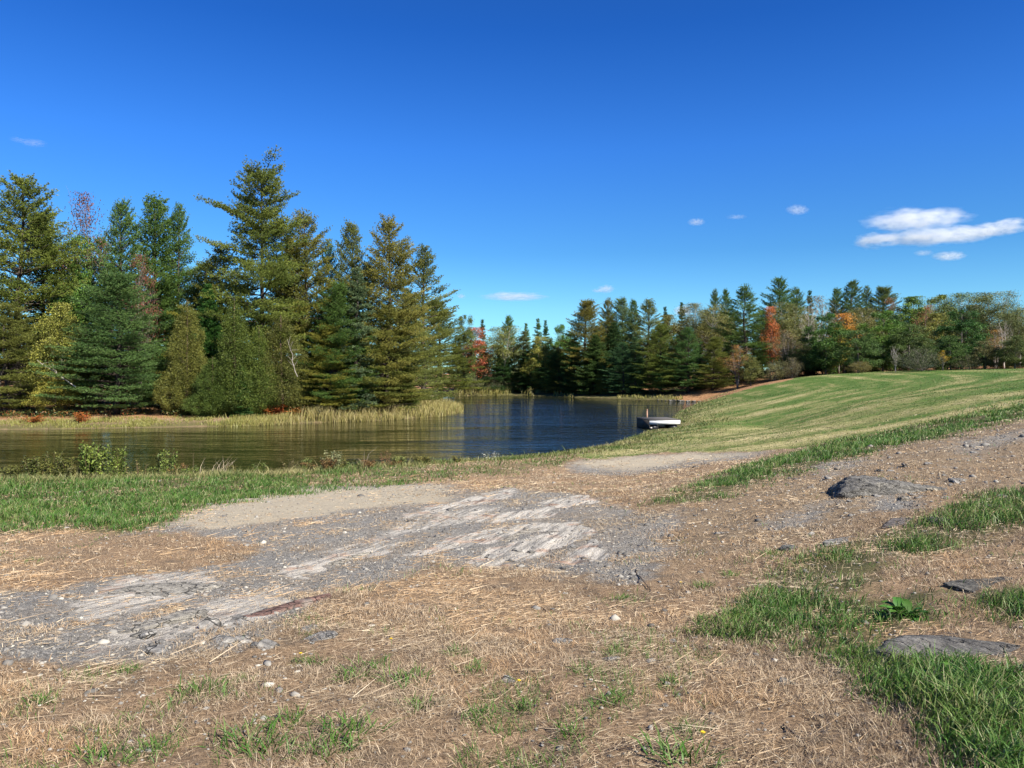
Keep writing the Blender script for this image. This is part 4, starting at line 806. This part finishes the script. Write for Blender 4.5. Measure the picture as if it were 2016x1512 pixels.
def pebble_mat():
    M = NT_('pebbles'); at_ = M.n('Attribute', attribute_name='c'); sp = M.n('SeparateColor'); M.set(sp.inputs[0], at_.outputs['Color'])
    return M.surf(M.n('BsdfPrincipled', {'Roughness': .9, 'Specular IOR Level': .2, 'Base Color': M.ramp(sp.outputs[0], [(0, (.085, .08, .073)), (.6, (.195, .183, .165)), (.9, (.29, .272, .24)), (1, (.42, .39, .33))])}))
m = MB(); m.add(V.reshape(-1, 3), (f[None] + (np.arange(n) * len(v))[:, None, None]).reshape(-1, 3), np.repeat(g.random((n, 1)), len(v), 0) * np.ones((1, 3)))
print('pebbles', n); tag(link('pebbles', m.mesh('pebbles', pebble_mat())), 'grey gravel chips lying on the bare ground', 'gravel', kind='stuff')

# ------------------------------------------------------------------ rocks
def rock_mesh(seed, size, planes=16, rough=.05, cut=.55, flat=0):
    g = np.random.default_rng(seed); v, f = IC4
    N = sph(g, planes); dd = g.uniform(cut, 1, planes); dd[:2] = [.55, .8]; N[0] = [g.normal(0, .12), g.normal(0, .12), 1]
    rr = np.full(len(v), 1.15)
    for nn, q in zip(unit(N), dd):
        c = v @ nn; rr = np.minimum(rr, np.where(c > .05, q / np.maximum(c, .05), 9))
    V = v * rr[:, None]
    q = fbm(V[:, 0] * 3 + V[:, 2] * 2 + 9, V[:, 1] * 3 - V[:, 2] * 1.7 + 9, seed, 5) - .5; lay = fbm(V[:, 2] * 14 + V[:, 1] * 6 + 9, V[:, 0] * 1.2 + 9, seed + 3, 3) - .5
    q2 = np.abs(fbm(V[:, 0] * 7 + 3, V[:, 1] * 7 + V[:, 2] * 5 + 9, seed + 7, 4) - .5)
    V = V * (1 + q * rough * 3.4 + lay * rough * 2.2 - q2 * rough * 1.6)[:, None] * np.array(size)
    m = MB(); m.add(V, f); return m.mesh('rock', STONE, False)
def put(name, me, u, v, label, cat, rz=0, tilt=(0, 0), sink=0, col=(1, 1, 1), group=None, sc=1):
    p = hit(u, v); o = link(name, me); o.location = (p[0], p[1], p[2] - sink); o.rotation_euler = (tilt[0], tilt[1], rz); o.scale = (sc,) * 3; o.color = (*col, 1)
    return tag(o, label, cat, group)
put('boulder', rock_mesh(3, (1.04, .62, .50), 22, .085, .58), 1737, 970, 'dark grey boulder with sloping layered top half buried in the brown path', 'boulder', R(8), (R(-4), R(7)), .10, (.85, .85, .84))
put('rock', rock_mesh(4, (.15, .10, .08)), 1838, 966, 'pale stone wedged against the right end of the boulder', 'rock', .3, sink=.01, col=(1.6, 1.5, 1.3))
put('rock', rock_mesh(5, (.18, .14, .05)), 1883, 947, 'flat grey stone just right of the boulder', 'rock', .8, sink=.0, col=(1.2, 1.2, 1.2))
put('rock', rock_mesh(6, (.085, .07, .075)), 1776, 986, 'small upright stone in the gravel below the boulder', 'rock', .5, sink=.0, col=(1.1, 1.05, .95))
put('rock', rock_mesh(7, (.30, .16, .10)), 1768, 1032, 'dark rock ledge showing behind the top of the front grass', 'rock', .35, sink=.03, col=(.7, .66, .68))
put('rock', rock_mesh(8, (.22, .14, .09)), 1848, 1026, 'dark rock beside the ledge at the top of the front grass', 'rock', 1.1, sink=.03, col=(.75, .7, .72))
put('rock', rock_mesh(9, (.24, .10, .06)), 1662, 1066, 'long flat slab at the left tip of the front grass', 'rock', .5, sink=.02, col=(1.25, 1.25, 1.25))
put('rock', rock_mesh(10, (.62, .30, .13)), 1985, 1282, 'smooth grey bedrock slab at the right edge in the grass', 'rock', .1, sink=.06, col=(.8, .8, .8))
put('rock', rock_mesh(12, (.42, .18, .12)), 1965, 1150, 'cracked grey rock under matted straw at the right edge', 'rock', .15, sink=.075, col=(.6, .6, .58))
put('bedrock_ledge', rock_mesh(13, (.62, .10, .10), 12, .06), 275, 1236, 'narrow grey rock ridge standing out of the gravel', 'rock ledge', R(52), (0, 0), .035, (1.3, 1.27, 1.2))
put('bedrock_ledge', rock_mesh(14, (.52, .13, .07), 12, .05), 540, 1206, 'maroon stained rock slab in the gravel', 'rock ledge', R(58), (0, 0), .02, (1.05, .66, .58))
put('bedrock_ledge', rock_mesh(15, (.95, .34, .09), 12, .06), 275, 1172, 'broad flat grey bedrock with pale streaks left of the maroon slab', 'rock ledge', R(35), (0, 0), .04, (1.5, 1.46, 1.36))
put('bedrock_ledge', rock_mesh(16, (.9, .13, .06), 12, .06), 655, 1112, 'long pale bedrock streak in the middle gravel', 'rock ledge', R(62), (0, 0), .03, (1.75, 1.68, 1.5))
put('bedrock_ledge', rock_mesh(17, (.8, .2, .06), 12, .06), 1010, 1062, 'pale weathered bedrock hump at the centre of the gravel', 'rock ledge', R(60), (0, 0), .03, (1.85, 1.75, 1.55))
put('rock', rock_mesh(18, (.085, .04, .022)), 811, 1027, 'thin dark slate flake on the middle gravel', 'rock', .2, (0, .15), sink=-.01, col=(.7, .7, .72))
put('rock', rock_mesh(19, (.055, .045, .035)), 372, 1208, 'grey block of stone on the left gravel by the narrow ridge', 'rock', .2, sink=0, col=(.9, .9, .95))
put('rock', rock_mesh(20, (.14, .09, .03)), 632, 1255, 'flat blue grey stone sunk in the straw right of the maroon slab', 'rock', .2, sink=.005, col=(1.4, 1.4, 1.4))
put('rock', rock_mesh(21, (.10, .07, .03)), 612, 1236, 'smaller flat stone beside the blue grey one', 'rock', 1.2, sink=.005, col=(1.4, 1.4, 1.4))
put('rock', rock_mesh(22, (.08, .06, .035)), 1118, 1120, 'dark stone at the lower edge of the middle gravel', 'rock', .2, sink=0, col=(1.2, 1.2, 1.2))
put('rock', rock_mesh(23, (.07, .05, .025)), 1106, 1265, 'lone blue grey stone in the dry foreground grass', 'rock', .4, sink=0, col=(1.4, 1.42, 1.45))
put('rock', rock_mesh(24, (.09, .06, .05)), 1555, 1082, 'round grey stone in the dry grass left of the flat slab', 'rock', .4, sink=0, col=(.75, .78, .78))
put('rock', rock_mesh(25, (.06, .05, .025)), 1545, 1345, 'small pale stone in the straw near the front grass', 'rock', .9, sink=0, col=(1.2, 1.2, 1.15))
sm = [rock_mesh(40 + k, (.05, .038, .022)) for k in range(5)]; rk = np.random.default_rng(8)
for poly, nn, lab, grp in [(((1500, 1000), (1990, 1000), (1990, 880), (1600, 930)), 70, 'small grey stone scattered on the brown stony path', 'stones on the brown path'),
                           (((150, 1290), (620, 1290), (520, 1190), (240, 1250)), 26, 'small angular stone scattered below the rock ridge', 'stones below the rock ridge'),
                           (((950, 1360), (1340, 1330), (1330, 1180), (900, 1200)), 9, 'small stone half sunk in the dry foreground', 'stones in the dry foreground'),
                           (((900, 1130), (1300, 1110), (1300, 1010), (1000, 1000)), 18, 'small dark stone lying on the middle gravel', 'stones on the middle gravel')]:
    poly = np.array(poly, float)
    for k in range(nn):
        w = rk.dirichlet(np.ones(4) * .8); q = w @ poly
        put('stone', sm[k % 5], q[0], q[1], lab, 'stone', rk.uniform(0, 6.28), (rk.normal(0, .2), rk.normal(0, .2)), 0, (rk.uniform(1.0, 1.6),) * 3, grp, (rk.uniform(.35, 1.0) ** 2 * 2.0 + .15) * (.5 if 'foreground' in lab else 1))
pt = np.random.default_rng(12)
for k in range(14):
    u = 1300 + k * 7.5 + pt.uniform(-3, 3); p = np.array(wat(u, np.interp(u, [1300, 1390], [788.5, 791.5]))); o = link('stone', sm[k % 5]); o.location = (p[0], p[1] + pt.uniform(0, 1.2), WATER + .05); o.scale = (pt.uniform(2, 7),) * 3; o.rotation_euler = (0, 0, pt.uniform(0, 6))
    o.color = (*(pt.uniform(.5, 1.2),) * 3, 1); tag(o, 'grey stone at the waterline of the rocky far point', 'stone', 'stones on the rocky point')

# ------------------------------------------------------------------ small plants
def stem_bush(seed, H, Rw, stems=18, leaf=.075, per=85, splay=.5):
    g = np.random.default_rng(seed); w = MB(); f = MB()
    for k in range(stems):
        a = g.uniform(0, 6.28); b = np.array([math.cos(a), math.sin(a), 0]) * g.uniform(0, Rw * .45); top = b + np.array([math.cos(a), math.sin(a), 0]) * Rw * splay * g.uniform(.2, 1) + [0, 0, H * g.uniform(.7, 1)]
        s = np.linspace(0, 1, 5); Pp = b + (top - b) * s[:, None] + g.normal(0, .02, (5, 3)) * s[:, None]
        w.tube(Pp, np.interp(s, [0, 1], [.007, .003]), 4)
        ss = g.uniform(.18, 1.02, per); L = b + (top - b) * ss[:, None] + g.normal(0, .045, (per, 3))
        f.leaves(L, unit(sph(g, per) + [0, 0, .45]), g.uniform(.7, 1.3, per) * leaf, g.uniform(.45, .7, per) * leaf, g.random(per), np.full(per, g.random()), g)
    return w.mesh('stem', BARK), f.mesh('foliage', LEAF)
SB = [stem_bush(201, 1.0, .5), stem_bush(202, 1.0, .42, 8), stem_bush(203, 1.0, .55, 13), stem_bush(204, .8, .3, 5, .05, 26)]
def place(parts, names, root, u, d, top, half, h0, r0, col, label, cat, group=None, wcol=(.16, .11, .07)):
    x = (u - CU) / FPX * d; zg = gz(x, d) - .02; H = max(EYE + (HOR - top) / FPX * d - zg, .12); s = half / FPX * d / r0
    e = empty(root, (x, d, zg), rt.uniform(0, 6.28), (s, s, H / h0)); tag(e, label, cat, group)
    for me, nm, c in zip(parts, names, (wcol, col)):
        o = link(nm, me, e); o.color = (*c, 1)
    return e
YG, OG = (.12, .145, .028), (.105, .105, .026)
for u, top, half, k, c, lab in [(185, 874, 40, 0, YG, 'tallest leafy shrub by the near water edge on the left'), (232, 880, 24, 1, YG, 'narrow yellow green shrub right of the tallest waterside shrub'),
                                (326, 883, 24, 1, (.11, .135, .03), 'lone slender shrub standing between the waterside shrubs and the dry stalks'), (140, 900, 34, 2, OG, 'low bronze green shrub left of the tallest waterside shrub'),
                                (70, 897, 40, 2, OG, 'wide low bronze shrub near the left picture edge by the water'), (16, 918, 32, 0, OG, 'small shrub at the left picture edge by the water'), (104, 888, 22, 1, OG, 'upright bronze shrub second from the left edge'),
                                (270, 908, 26, 3, (.17, .14, .05), 'thin reddish shrub between the two slender waterside shrubs'), (350, 912, 18, 3, YG, 'wisp of a shrub right of the lone slender one'),
                                (655, 888, 30, 2, (.20, .20, .10), 'greyish leafy shrub at the middle of the near water edge'), (572, 904, 18, 3, (.16, .13, .06), 'thin shrub with few leaves left of the greyish one'), (602, 900, 14, 1, (.15, .17, .05), 'small green shrub left of the greyish one'),
                                (757, 884, 16, 3, (.22, .09, .05), 'reddish sprig right of the greyish shrub'), (790, 898, 20, 0, (.16, .17, .05), 'low green shrub right of the reddish sprig'), (700, 905, 24, 3, (.14, .17, .05), 'low sprigs between the greyish shrub and the reddish sprig'),
                                (860, 900, 22, 3, (.15, .18, .05), 'low green sprigs at the foot of the blue water'), (966, 890, 20, 3, (.42, .42, .36), 'white flowering weed at the edge of the blue water')]:
    place(SB[k], ('stem', 'foliage'), 'shrub', u, np.interp(u, [0, 550, 1000], [23.6, 24.6, 28.5]), top, half, (1, 1, 1, .8)[k], (.5, .42, .55, .3)[k], c, lab, 'shrub', 'shrubs along the near water edge')
rw = np.random.default_rng(33)
for k in range(26):
    u = rw.uniform(-10, 940); place(SB[rw.integers(0, 4)], ('stem', 'foliage'), 'weed', u, np.interp(u, [0, 550, 1000], [23.8, 24.8, 28.6]) + rw.uniform(-.6, .3), np.interp(u, [0, 400, 1000], [922, 926, 900]) - rw.uniform(0, 14), rw.uniform(14, 28), 1, .5,
          [(.10, .125, .026), (.12, .105, .03), (.14, .13, .06), (.15, .08, .035)][rw.integers(0, 4)], 'low leafy weed in the fringe along the near water edge', 'weed', 'low weeds along the near water edge')
for u, top, half, d, lab in [(160, 810, 26, 50.4, 'round scarlet bush on the bank across the water'), (66, 818, 26, 50, 'orange red bush near the left edge of the far bank'), (548, 796, 46, 55.5, 'orange red bush glowing behind the reeds'), (590, 794, 24, 57, 'small rusty bush behind the reeds')]:
    place(SB[2], ('stem', 'foliage'), 'shrub', u, d, top, half, 1, .55, (.36, .075, .03), lab, 'shrub', 'red bushes on the far bank')

def stalks(seed, n, L, spread, wd, lean):
    g = np.random.default_rng(seed); m = MB(); Pp = np.stack([g.normal(0, spread, n), g.normal(0, spread, n), 0 * np.arange(n)], 1)
    m.grass(Pp, updir(g, n, .2, lean), g.uniform(.45, 1, n) * L, np.full(n, wd), g.uniform(.1, .7, n), g.uniform(.4, 1, n), g.uniform(.3, .8, n), g); return m.mesh('dry_stalks', DRY)
o = link('dry_grass_clump', stalks(301, 34, .95, .28, .013, (.22, 0))); x = (425 - CU) / FPX * 24.2; o.location = (x, 24.2, gz(x, 24.2)); tag(o, 'clump of tall dry stalks leaning over the dark water', 'grass clump')
o = link('weed_stalk', stalks(302, 5, 1.0, .03, .02, (0, 0))); x = (716 - CU) / FPX * 25.5; o.location = (x, 25.5, gz(x, 25.5)); tag(o, 'single tall weed spike against the water', 'weed')
for k in range(3):
    o = link('dry_grass_clump', stalks(310 + k, 16, .42, .10, .006, (.25, 0))); p = hit((1735, 1905, 1960)[k], (852, 812, 795)[k]); o.location = p
    tag(o, ('pale dry stalks sticking out of the grass strip above the boulder', 'pale stalks in the grass strip near the right edge', 'pale stalks rising at the right end of the grass strip')[k], 'grass clump')
def tuft(seed, n=80, L=.085, sp=.045, mat=None, wd=.0042):
    g = np.random.default_rng(seed); m = MB(); Pp = np.stack([np.clip(g.normal(0, sp, n), -1.6 * sp, 1.6 * sp), np.clip(g.normal(0, sp, n), -1.6 * sp, 1.6 * sp), np.full(n, -.005)], 1)
    d = updir(g, n, .7); d[:, :2] += Pp[:, :2] * 7; d = unit(d)
    m.grass(Pp, d, g.uniform(.5, 1.1, n) * L, g.uniform(.7, 1.4, n) * wd, g.uniform(.2, 1.2, n), g.uniform(.1, .85, n), g.uniform(.1, .6, n), g); return m.mesh('grass_tuft', mat or LUSH)
TF = [tuft(400 + k) for k in range(4)]
for i_, (u, v, s) in enumerate([(732, 1316, 1.2), (690, 1340, 1.2), (800, 1345, 1.4), (900, 1288, .9), (930, 1325, 1.0), (825, 1395, 1.1), (1035, 1398, .9), (1155, 1328, 1.1), (1215, 1292, .8), (1205, 1385, 1.0), (1130, 1452, 1.1), (1362, 1442, .8),
                                (1340, 1500, 1.6), (1320, 1350, .9), (620, 1308, .9), (590, 1310, .7), (200, 1500, 1.2), (70, 1388, .9), (405, 1360, 1.3), (480, 1460, 1.5), (520, 1490, 1.4), (690, 1450, 1.5), (640, 1480, 1.4), (1385, 1155, 1.0),
                                (1390, 1225, 1.1), (1520, 1095, 1.2), (1440, 1135, 1.0), (255, 1320, .7), (950, 1410, 1.0), (570, 1425, 1.1), (300, 1475, .9), (1230, 1180, .7)]):
    p = hit(u, v); o = link('grass_tuft', TF[i_ % 4]); o.location = p; o.scale = (s,) * 3; o.rotation_euler = (0, 0, i_ * 1.7)
    tag(o, 'small green grass tuft growing alone in the dry foreground', 'grass tuft', 'green tufts in the dry foreground')
def rosette(seed, n=26, L=.16):
    g = np.random.default_rng(seed); m = MB()
    for k in range(n):
        a = g.uniform(0, 6.28); el = g.uniform(.25, 1.1); h = np.array([math.cos(a) * math.cos(el), math.sin(a) * math.cos(el), math.sin(el)]); s = np.linspace(0, 1, 7); l = L * g.uniform(.5, 1.1)
        c = h * (l * s)[:, None] - np.array([0, 0, .45]) * (l * s ** 2)[:, None] + np.array([g.normal(0, .025), g.normal(0, .025), 0]); sd = unit(np.cross(h, [0, 0, 1.]))
        wd = l * .16 * np.array([.15, .4, .7, 1.0, .75, .9, .05])
        V = np.concatenate([c - sd * wd[:, None] + [0, 0, .008], c, c + sd * wd[:, None] + [0, 0, .008]]); q = np.arange(6)
        F = np.concatenate([np.stack([q, q + 7, q + 8, q + 1], 1), np.stack([q + 7, q + 14, q + 15, q + 8], 1)])
        m.add(V, F, np.array([[g.random(), g.random(), .5]]))
    return m.mesh('leaves', LEAF)
for u, v, s, lab in [(1778, 1215, 1.15, 'broad leaved weed with bright jagged leaves in the front grass'), (1880, 1340, .8, 'smaller broad leaved weed at the lower right grass'), (1905, 1440, .7, 'low broad leaved weed near the bottom right corner')]:
    o = link('weed', rosette(int(u), 30)); o.location = hit(u, v); o.scale = (s,) * 3; o.color = (.075, .15, .026, 1); tag(o, lab, 'weed')
def flower():
    m = MB(); a = np.linspace(0, 6.283, 15)[:-1]; 
    for q, (rr_, zz) in enumerate([(.016, .0), (.011, .004)]):
        for t in a + q * .2:
            h = np.array([math.cos(t), math.sin(t), .25]); sd = np.array([-math.sin(t), math.cos(t), 0]); z = np.array([0, 0, .07 + zz])
            m.add([z, z + h * rr_ * .6 + sd * .0035, z + h * rr_, z + h * rr_ * .6 - sd * .0035], [(0, 1, 2, 3)])
    return m
M = NT_('yellow_petals'); YEL_M = M.surf(M.n('BsdfPrincipled', {'Base Color': (.75, .52, .02, 1), 'Roughness': .6}))
M = NT_('green_stem'); STEM_M = M.surf(M.n('BsdfPrincipled', {'Base Color': (.07, .13, .03, 1), 'Roughness': .6}))
fl = flower().mesh('petals', YEL_M); stm = MB(); stm.tube([(0, 0, 0), (.004, 0, .035), (0, 0, .07)], [.002, .0018, .0016], 5); stm = stm.mesh('stem', STEM_M)
for u, v, lab in [(592, 1306, 'yellow dandelion flower in the straw below the maroon slab'), (1022, 1362, 'yellow flower speck in the middle of the dry foreground'), (770, 1276, 'tiny yellow flower between the green tufts'), (1340, 1160, 'yellow flower at the right edge of the gravel'), (1384, 1472, 'yellow flower near the bottom of the dry foreground'), (54, 1024, 'yellow flower in the grass at the left')]:
    e = empty('dandelion', hit(u, v)); tag(e, lab, 'flower'); link('petals', fl, e); link('stem', stm, e); e.scale = (.75,) * 3

# ------------------------------------------------------------------ dead wood
def stick(seed, P0, P1, r0, forks=4):
    g = np.random.default_rng(seed); m = MB(); P0, P1 = np.array(P0, float), np.array(P1, float); L = np.linalg.norm(P1 - P0); s = np.linspace(0, 1, 8)
    Pp = P0 + (P1 - P0) * s[:, None] + g.normal(0, L * .012, (8, 3)); m.tube(Pp, r0 * (1 - .75 * s), 6)
    for k in range(forks):
        i = g.integers(2, 7); d = unit((P1 - P0) / L + g.normal(0, .6, 3)); m.tube(np.array([Pp[i], Pp[i] + d * L * .12, Pp[i] + d * L * .22 + g.normal(0, L * .02, 3)]), [r0 * .4, r0 * .28, r0 * .1], 4)
    return m.mesh('branch', BARK, True)
def atd(u, v, d): return ((u - CU) / FPX * d, d, EYE - (v - HOR) / FPX * d)
for name, a, b, r0, c, lab in [('dead_branch', atd(150, 762, 53.5), atd(72, 708, 54), .045, (.5, .46, .4), 'bare pale branch hanging from the pines at the left'), ('snag', atd(0, 822, 55), atd(8, 640, 56), .17, PINEBARK, 'bare grey trunk standing at the left picture edge'),
                               ('dead_branch', atd(585, 742, 53.4), atd(566, 668, 54), .03, (.36, .32, .29), 'bare grey branches in front of the brownish cedar')]:
    o = link(name, stick(len(lab), a, b, r0, 7 if r0 < .1 else 2)); o.color = (*c, 1); tag(o, lab, name.replace('_', ' '))
o = link('twig', stick(7, hit(1252, 1125) + [0, 0, .01], hit(1290, 1180) + [0, 0, .01], .006, 2)); o.color = (.10, .08, .07, 1); tag(o, 'dark broken twig lying at the right end of the gravel', 'twig')
o = link('twig', stick(8, hit(1545, 1430) + [0, 0, .012], hit(1600, 1500) + [0, 0, .012], .005, 2)); o.color = (.10, .08, .07, 1); tag(o, 'dark thin twig in the straw at the lower right', 'twig')

# ------------------------------------------------------------------ dock
def plain(name, c, rough=.7, streak=None):
    M = NT_(name); n = M.noise(M.coords(streak or (3, 3, 3)), 3, 6, .65)
    p = M.n('BsdfPrincipled', {'Roughness': rough, 'Base Color': M.mix(1, (*c, 1), M.ramp(n, [(.3, (.65, .65, .65)), (.7, (1.25, 1.24, 1.22))]), 'MULTIPLY')}); return M.surf(p)
e = empty('dock', (8.62, 48.2, WATER), R(8)); tag(e, 'small swim dock with white side board and grey deck at the pond edge', 'dock')
dk = MB(); DW, DL, DZ = 2.0, 2.6, .55
for k in range(18): dk.box((-.04, .03 + k * .147, DZ), (DW + .04, .03 + k * .147 + .138, DZ + .045))
link('deck', dk.mesh('deck', plain('grey_boards', (.085, .078, .07), .85, (14, 1, 1))), e)
b = MB(); b.box((.0, -.005, DZ - .25), (DW, .035, DZ - .02)); link('side_board', b.mesh('side_board', plain('white_paint', (.68, .69, .69), .55)), e)
b = MB(); b.box((-.02, .036, -.06), (.03, DL, DZ - .003)); b.box((DW - .03, .036, DZ - .30), (DW + .02, DL, DZ - .003)); b.box((.031, DL - .06, DZ - .28), (DW - .031, DL, DZ - .003)); link('frame', b.mesh('frame', plain('dark_timber', (.05, .043, .038), .8)), e)
for fx in (.06, DW - .66):
    b = MB(); b.tube([(fx + .3, .12, .08), (fx + .3, DL - .12, .08)], [.24, .24], 14); link('float', b.mesh('float', plain('black_float', (.018, .018, .02), .45)), e)
b = MB(); b.box((.02, -.03, .04), (.16, -.006, .13)); link('bracket', b.mesh('bracket', plain('weathered_board', (.4, .38, .34), .7)), e)
b = MB(); b.tube([(.7, DL + .07, -.8), (.7, DL + .07, .3), (.7, DL + .07, DZ + .50)], [.055, .055, .052], 10); b.tube([(.7, DL + .07, DZ + .50), (.7, DL + .07, DZ + .58)], [.058, .04], 10); link('post', b.mesh('post', plain('rusty_post', (.32, .19, .12), .8)), e)

# ------------------------------------------------------------------ clouds
def cloud_mat(name, lobes, dens, freq):
    M = NT_(name); co = M.coords(); wn_ = M.n('TexNoise', {'Scale': freq * 1.9, 'Detail': 6.0, 'Roughness': .62}); M.set(wn_.inputs['Vector'], co)
    warp = M.n('VectorMath', operation='MULTIPLY_ADD'); M.set(warp.inputs[0], wn_.outputs['Color']); warp.inputs[1].default_value = (.5, .3, .9); M.set(warp.inputs[2], co)
    sh = M.n('VectorMath', operation='SUBTRACT'); M.set(sh.inputs[0], warp); sh.inputs[1].default_value = (.25, .15, .45)
    best = None
    for (cx, cz, rx, rz, ro) in lobes:
        mp = M.n('Mapping', vector_type='TEXTURE'); M.set(mp.inputs[0], sh); mp.inputs['Location'].default_value = (cx, 0, cz); mp.inputs['Rotation'].default_value = (0, ro, 0); mp.inputs['Scale'].default_value = (rx, .8, rz)
        ln = M.n('VectorMath', operation='LENGTH'); M.set(ln.inputs[0], mp); v = M.math('SUBTRACT', 1, ln.outputs['Value'])
        best = v if best is None else M.math('MAXIMUM', best, v)
    d = M.math('MULTIPLY', M.math('MAXIMUM', best, 0), M.n('MapRange', {0: M.noise(co, freq * 2.6, 6, .68), 1: .40, 2: .58}).outputs[0])
    pv = M.n('VolumePrincipled', {'Color': (1, 1, 1, 1), 'Anisotropy': .25}); M.set(pv.inputs['Density'], M.math('MULTIPLY', d, dens))
    M.t.links.new(pv.outputs[0], M.out.inputs['Volume']); return M.m
v_, f_ = ico(3); DC = 2600.0
def cloud(u, v, hu, hv, lobes, dens, freq, label, tiltc=0):
    m = MB(); m.add(v_ * [1.25, 1.1, 1.35], f_); o = link('cloud', m.mesh('cloud', cloud_mat('cloud_vapour', lobes, dens, freq), True))
    o.location = atd(u, v, DC); o.scale = (hu / FPX * DC, hv / FPX * DC * 1.6 + 12, hv / FPX * DC); o.rotation_euler = (0, -tiltc, 0)
    tag(o, label, 'cloud', 'small fair weather clouds')
cloud(1812, 448, 122, 46, [(-.05, .35, .92, .42, -.12), (.25, -.35, 1.05, .36, -.10), (-.72, -.55, .3, .3, 0)], .042, 1.5, 'largest white cloud, double banded, above the right treetops')
cloud(1958, 452, 74, 26, [(0, 0, 1, .5, -.25), (.3, .5, .7, .25, -.2)], .045, 1.4, 'streak of cloud trailing right from the largest cloud')
cloud(1868, 504, 36, 13, [(0, 0, 1, .8, 0)], .05, 1.2, 'small oval cloud just under the largest cloud')
cloud(1818, 498, 20, 8, [(0, 0, 1, .8, 0)], .035, 1.2, 'faint puff left of the small oval cloud')
cloud(1570, 413, 24, 14, [(0, 0, 1, .7, .3)], .03, 1.3, 'faint wisp high above the highest far pine')
cloud(1371, 437, 19, 10, [(0, 0, 1, .8, 0)], .035, 1.2, 'little pale puff above the middle far trees')
cloud(1450, 427, 22, 7, [(0, 0, 1, .7, 0)], .022, 1.2, 'very faint wisp right of the little pale puff')
cloud(1012, 584, 72, 13, [(0, 0, 1, .75, -.02), (-.2, .2, .5, .6, 0)], .06, 1.3, 'long flat white cloud over the far inlet')
cloud(1188, 569, 24, 10, [(.2, 0, .8, .9, 0), (-.4, -.3, .6, .4, 0)], .05, 1.2, 'small white cloud right of the long flat cloud')
cloud(908, 583, 10, 7, [(0, 0, 1, .8, 0)], .05, 1.2, 'tiny puff of cloud beside the point of the near bank')
cloud(1345, 612, 20, 16, [(0, 0, 1, .8, 0)], .07, 1.2, 'bit of white cloud behind the lone spruce tips')
cloud(55, 279, 38, 11, [(.3, -.2, .7, .7, .1), (-.4, .3, .6, .3, .2)], .016, 1.3, 'thin wisp high above the left edge pine')
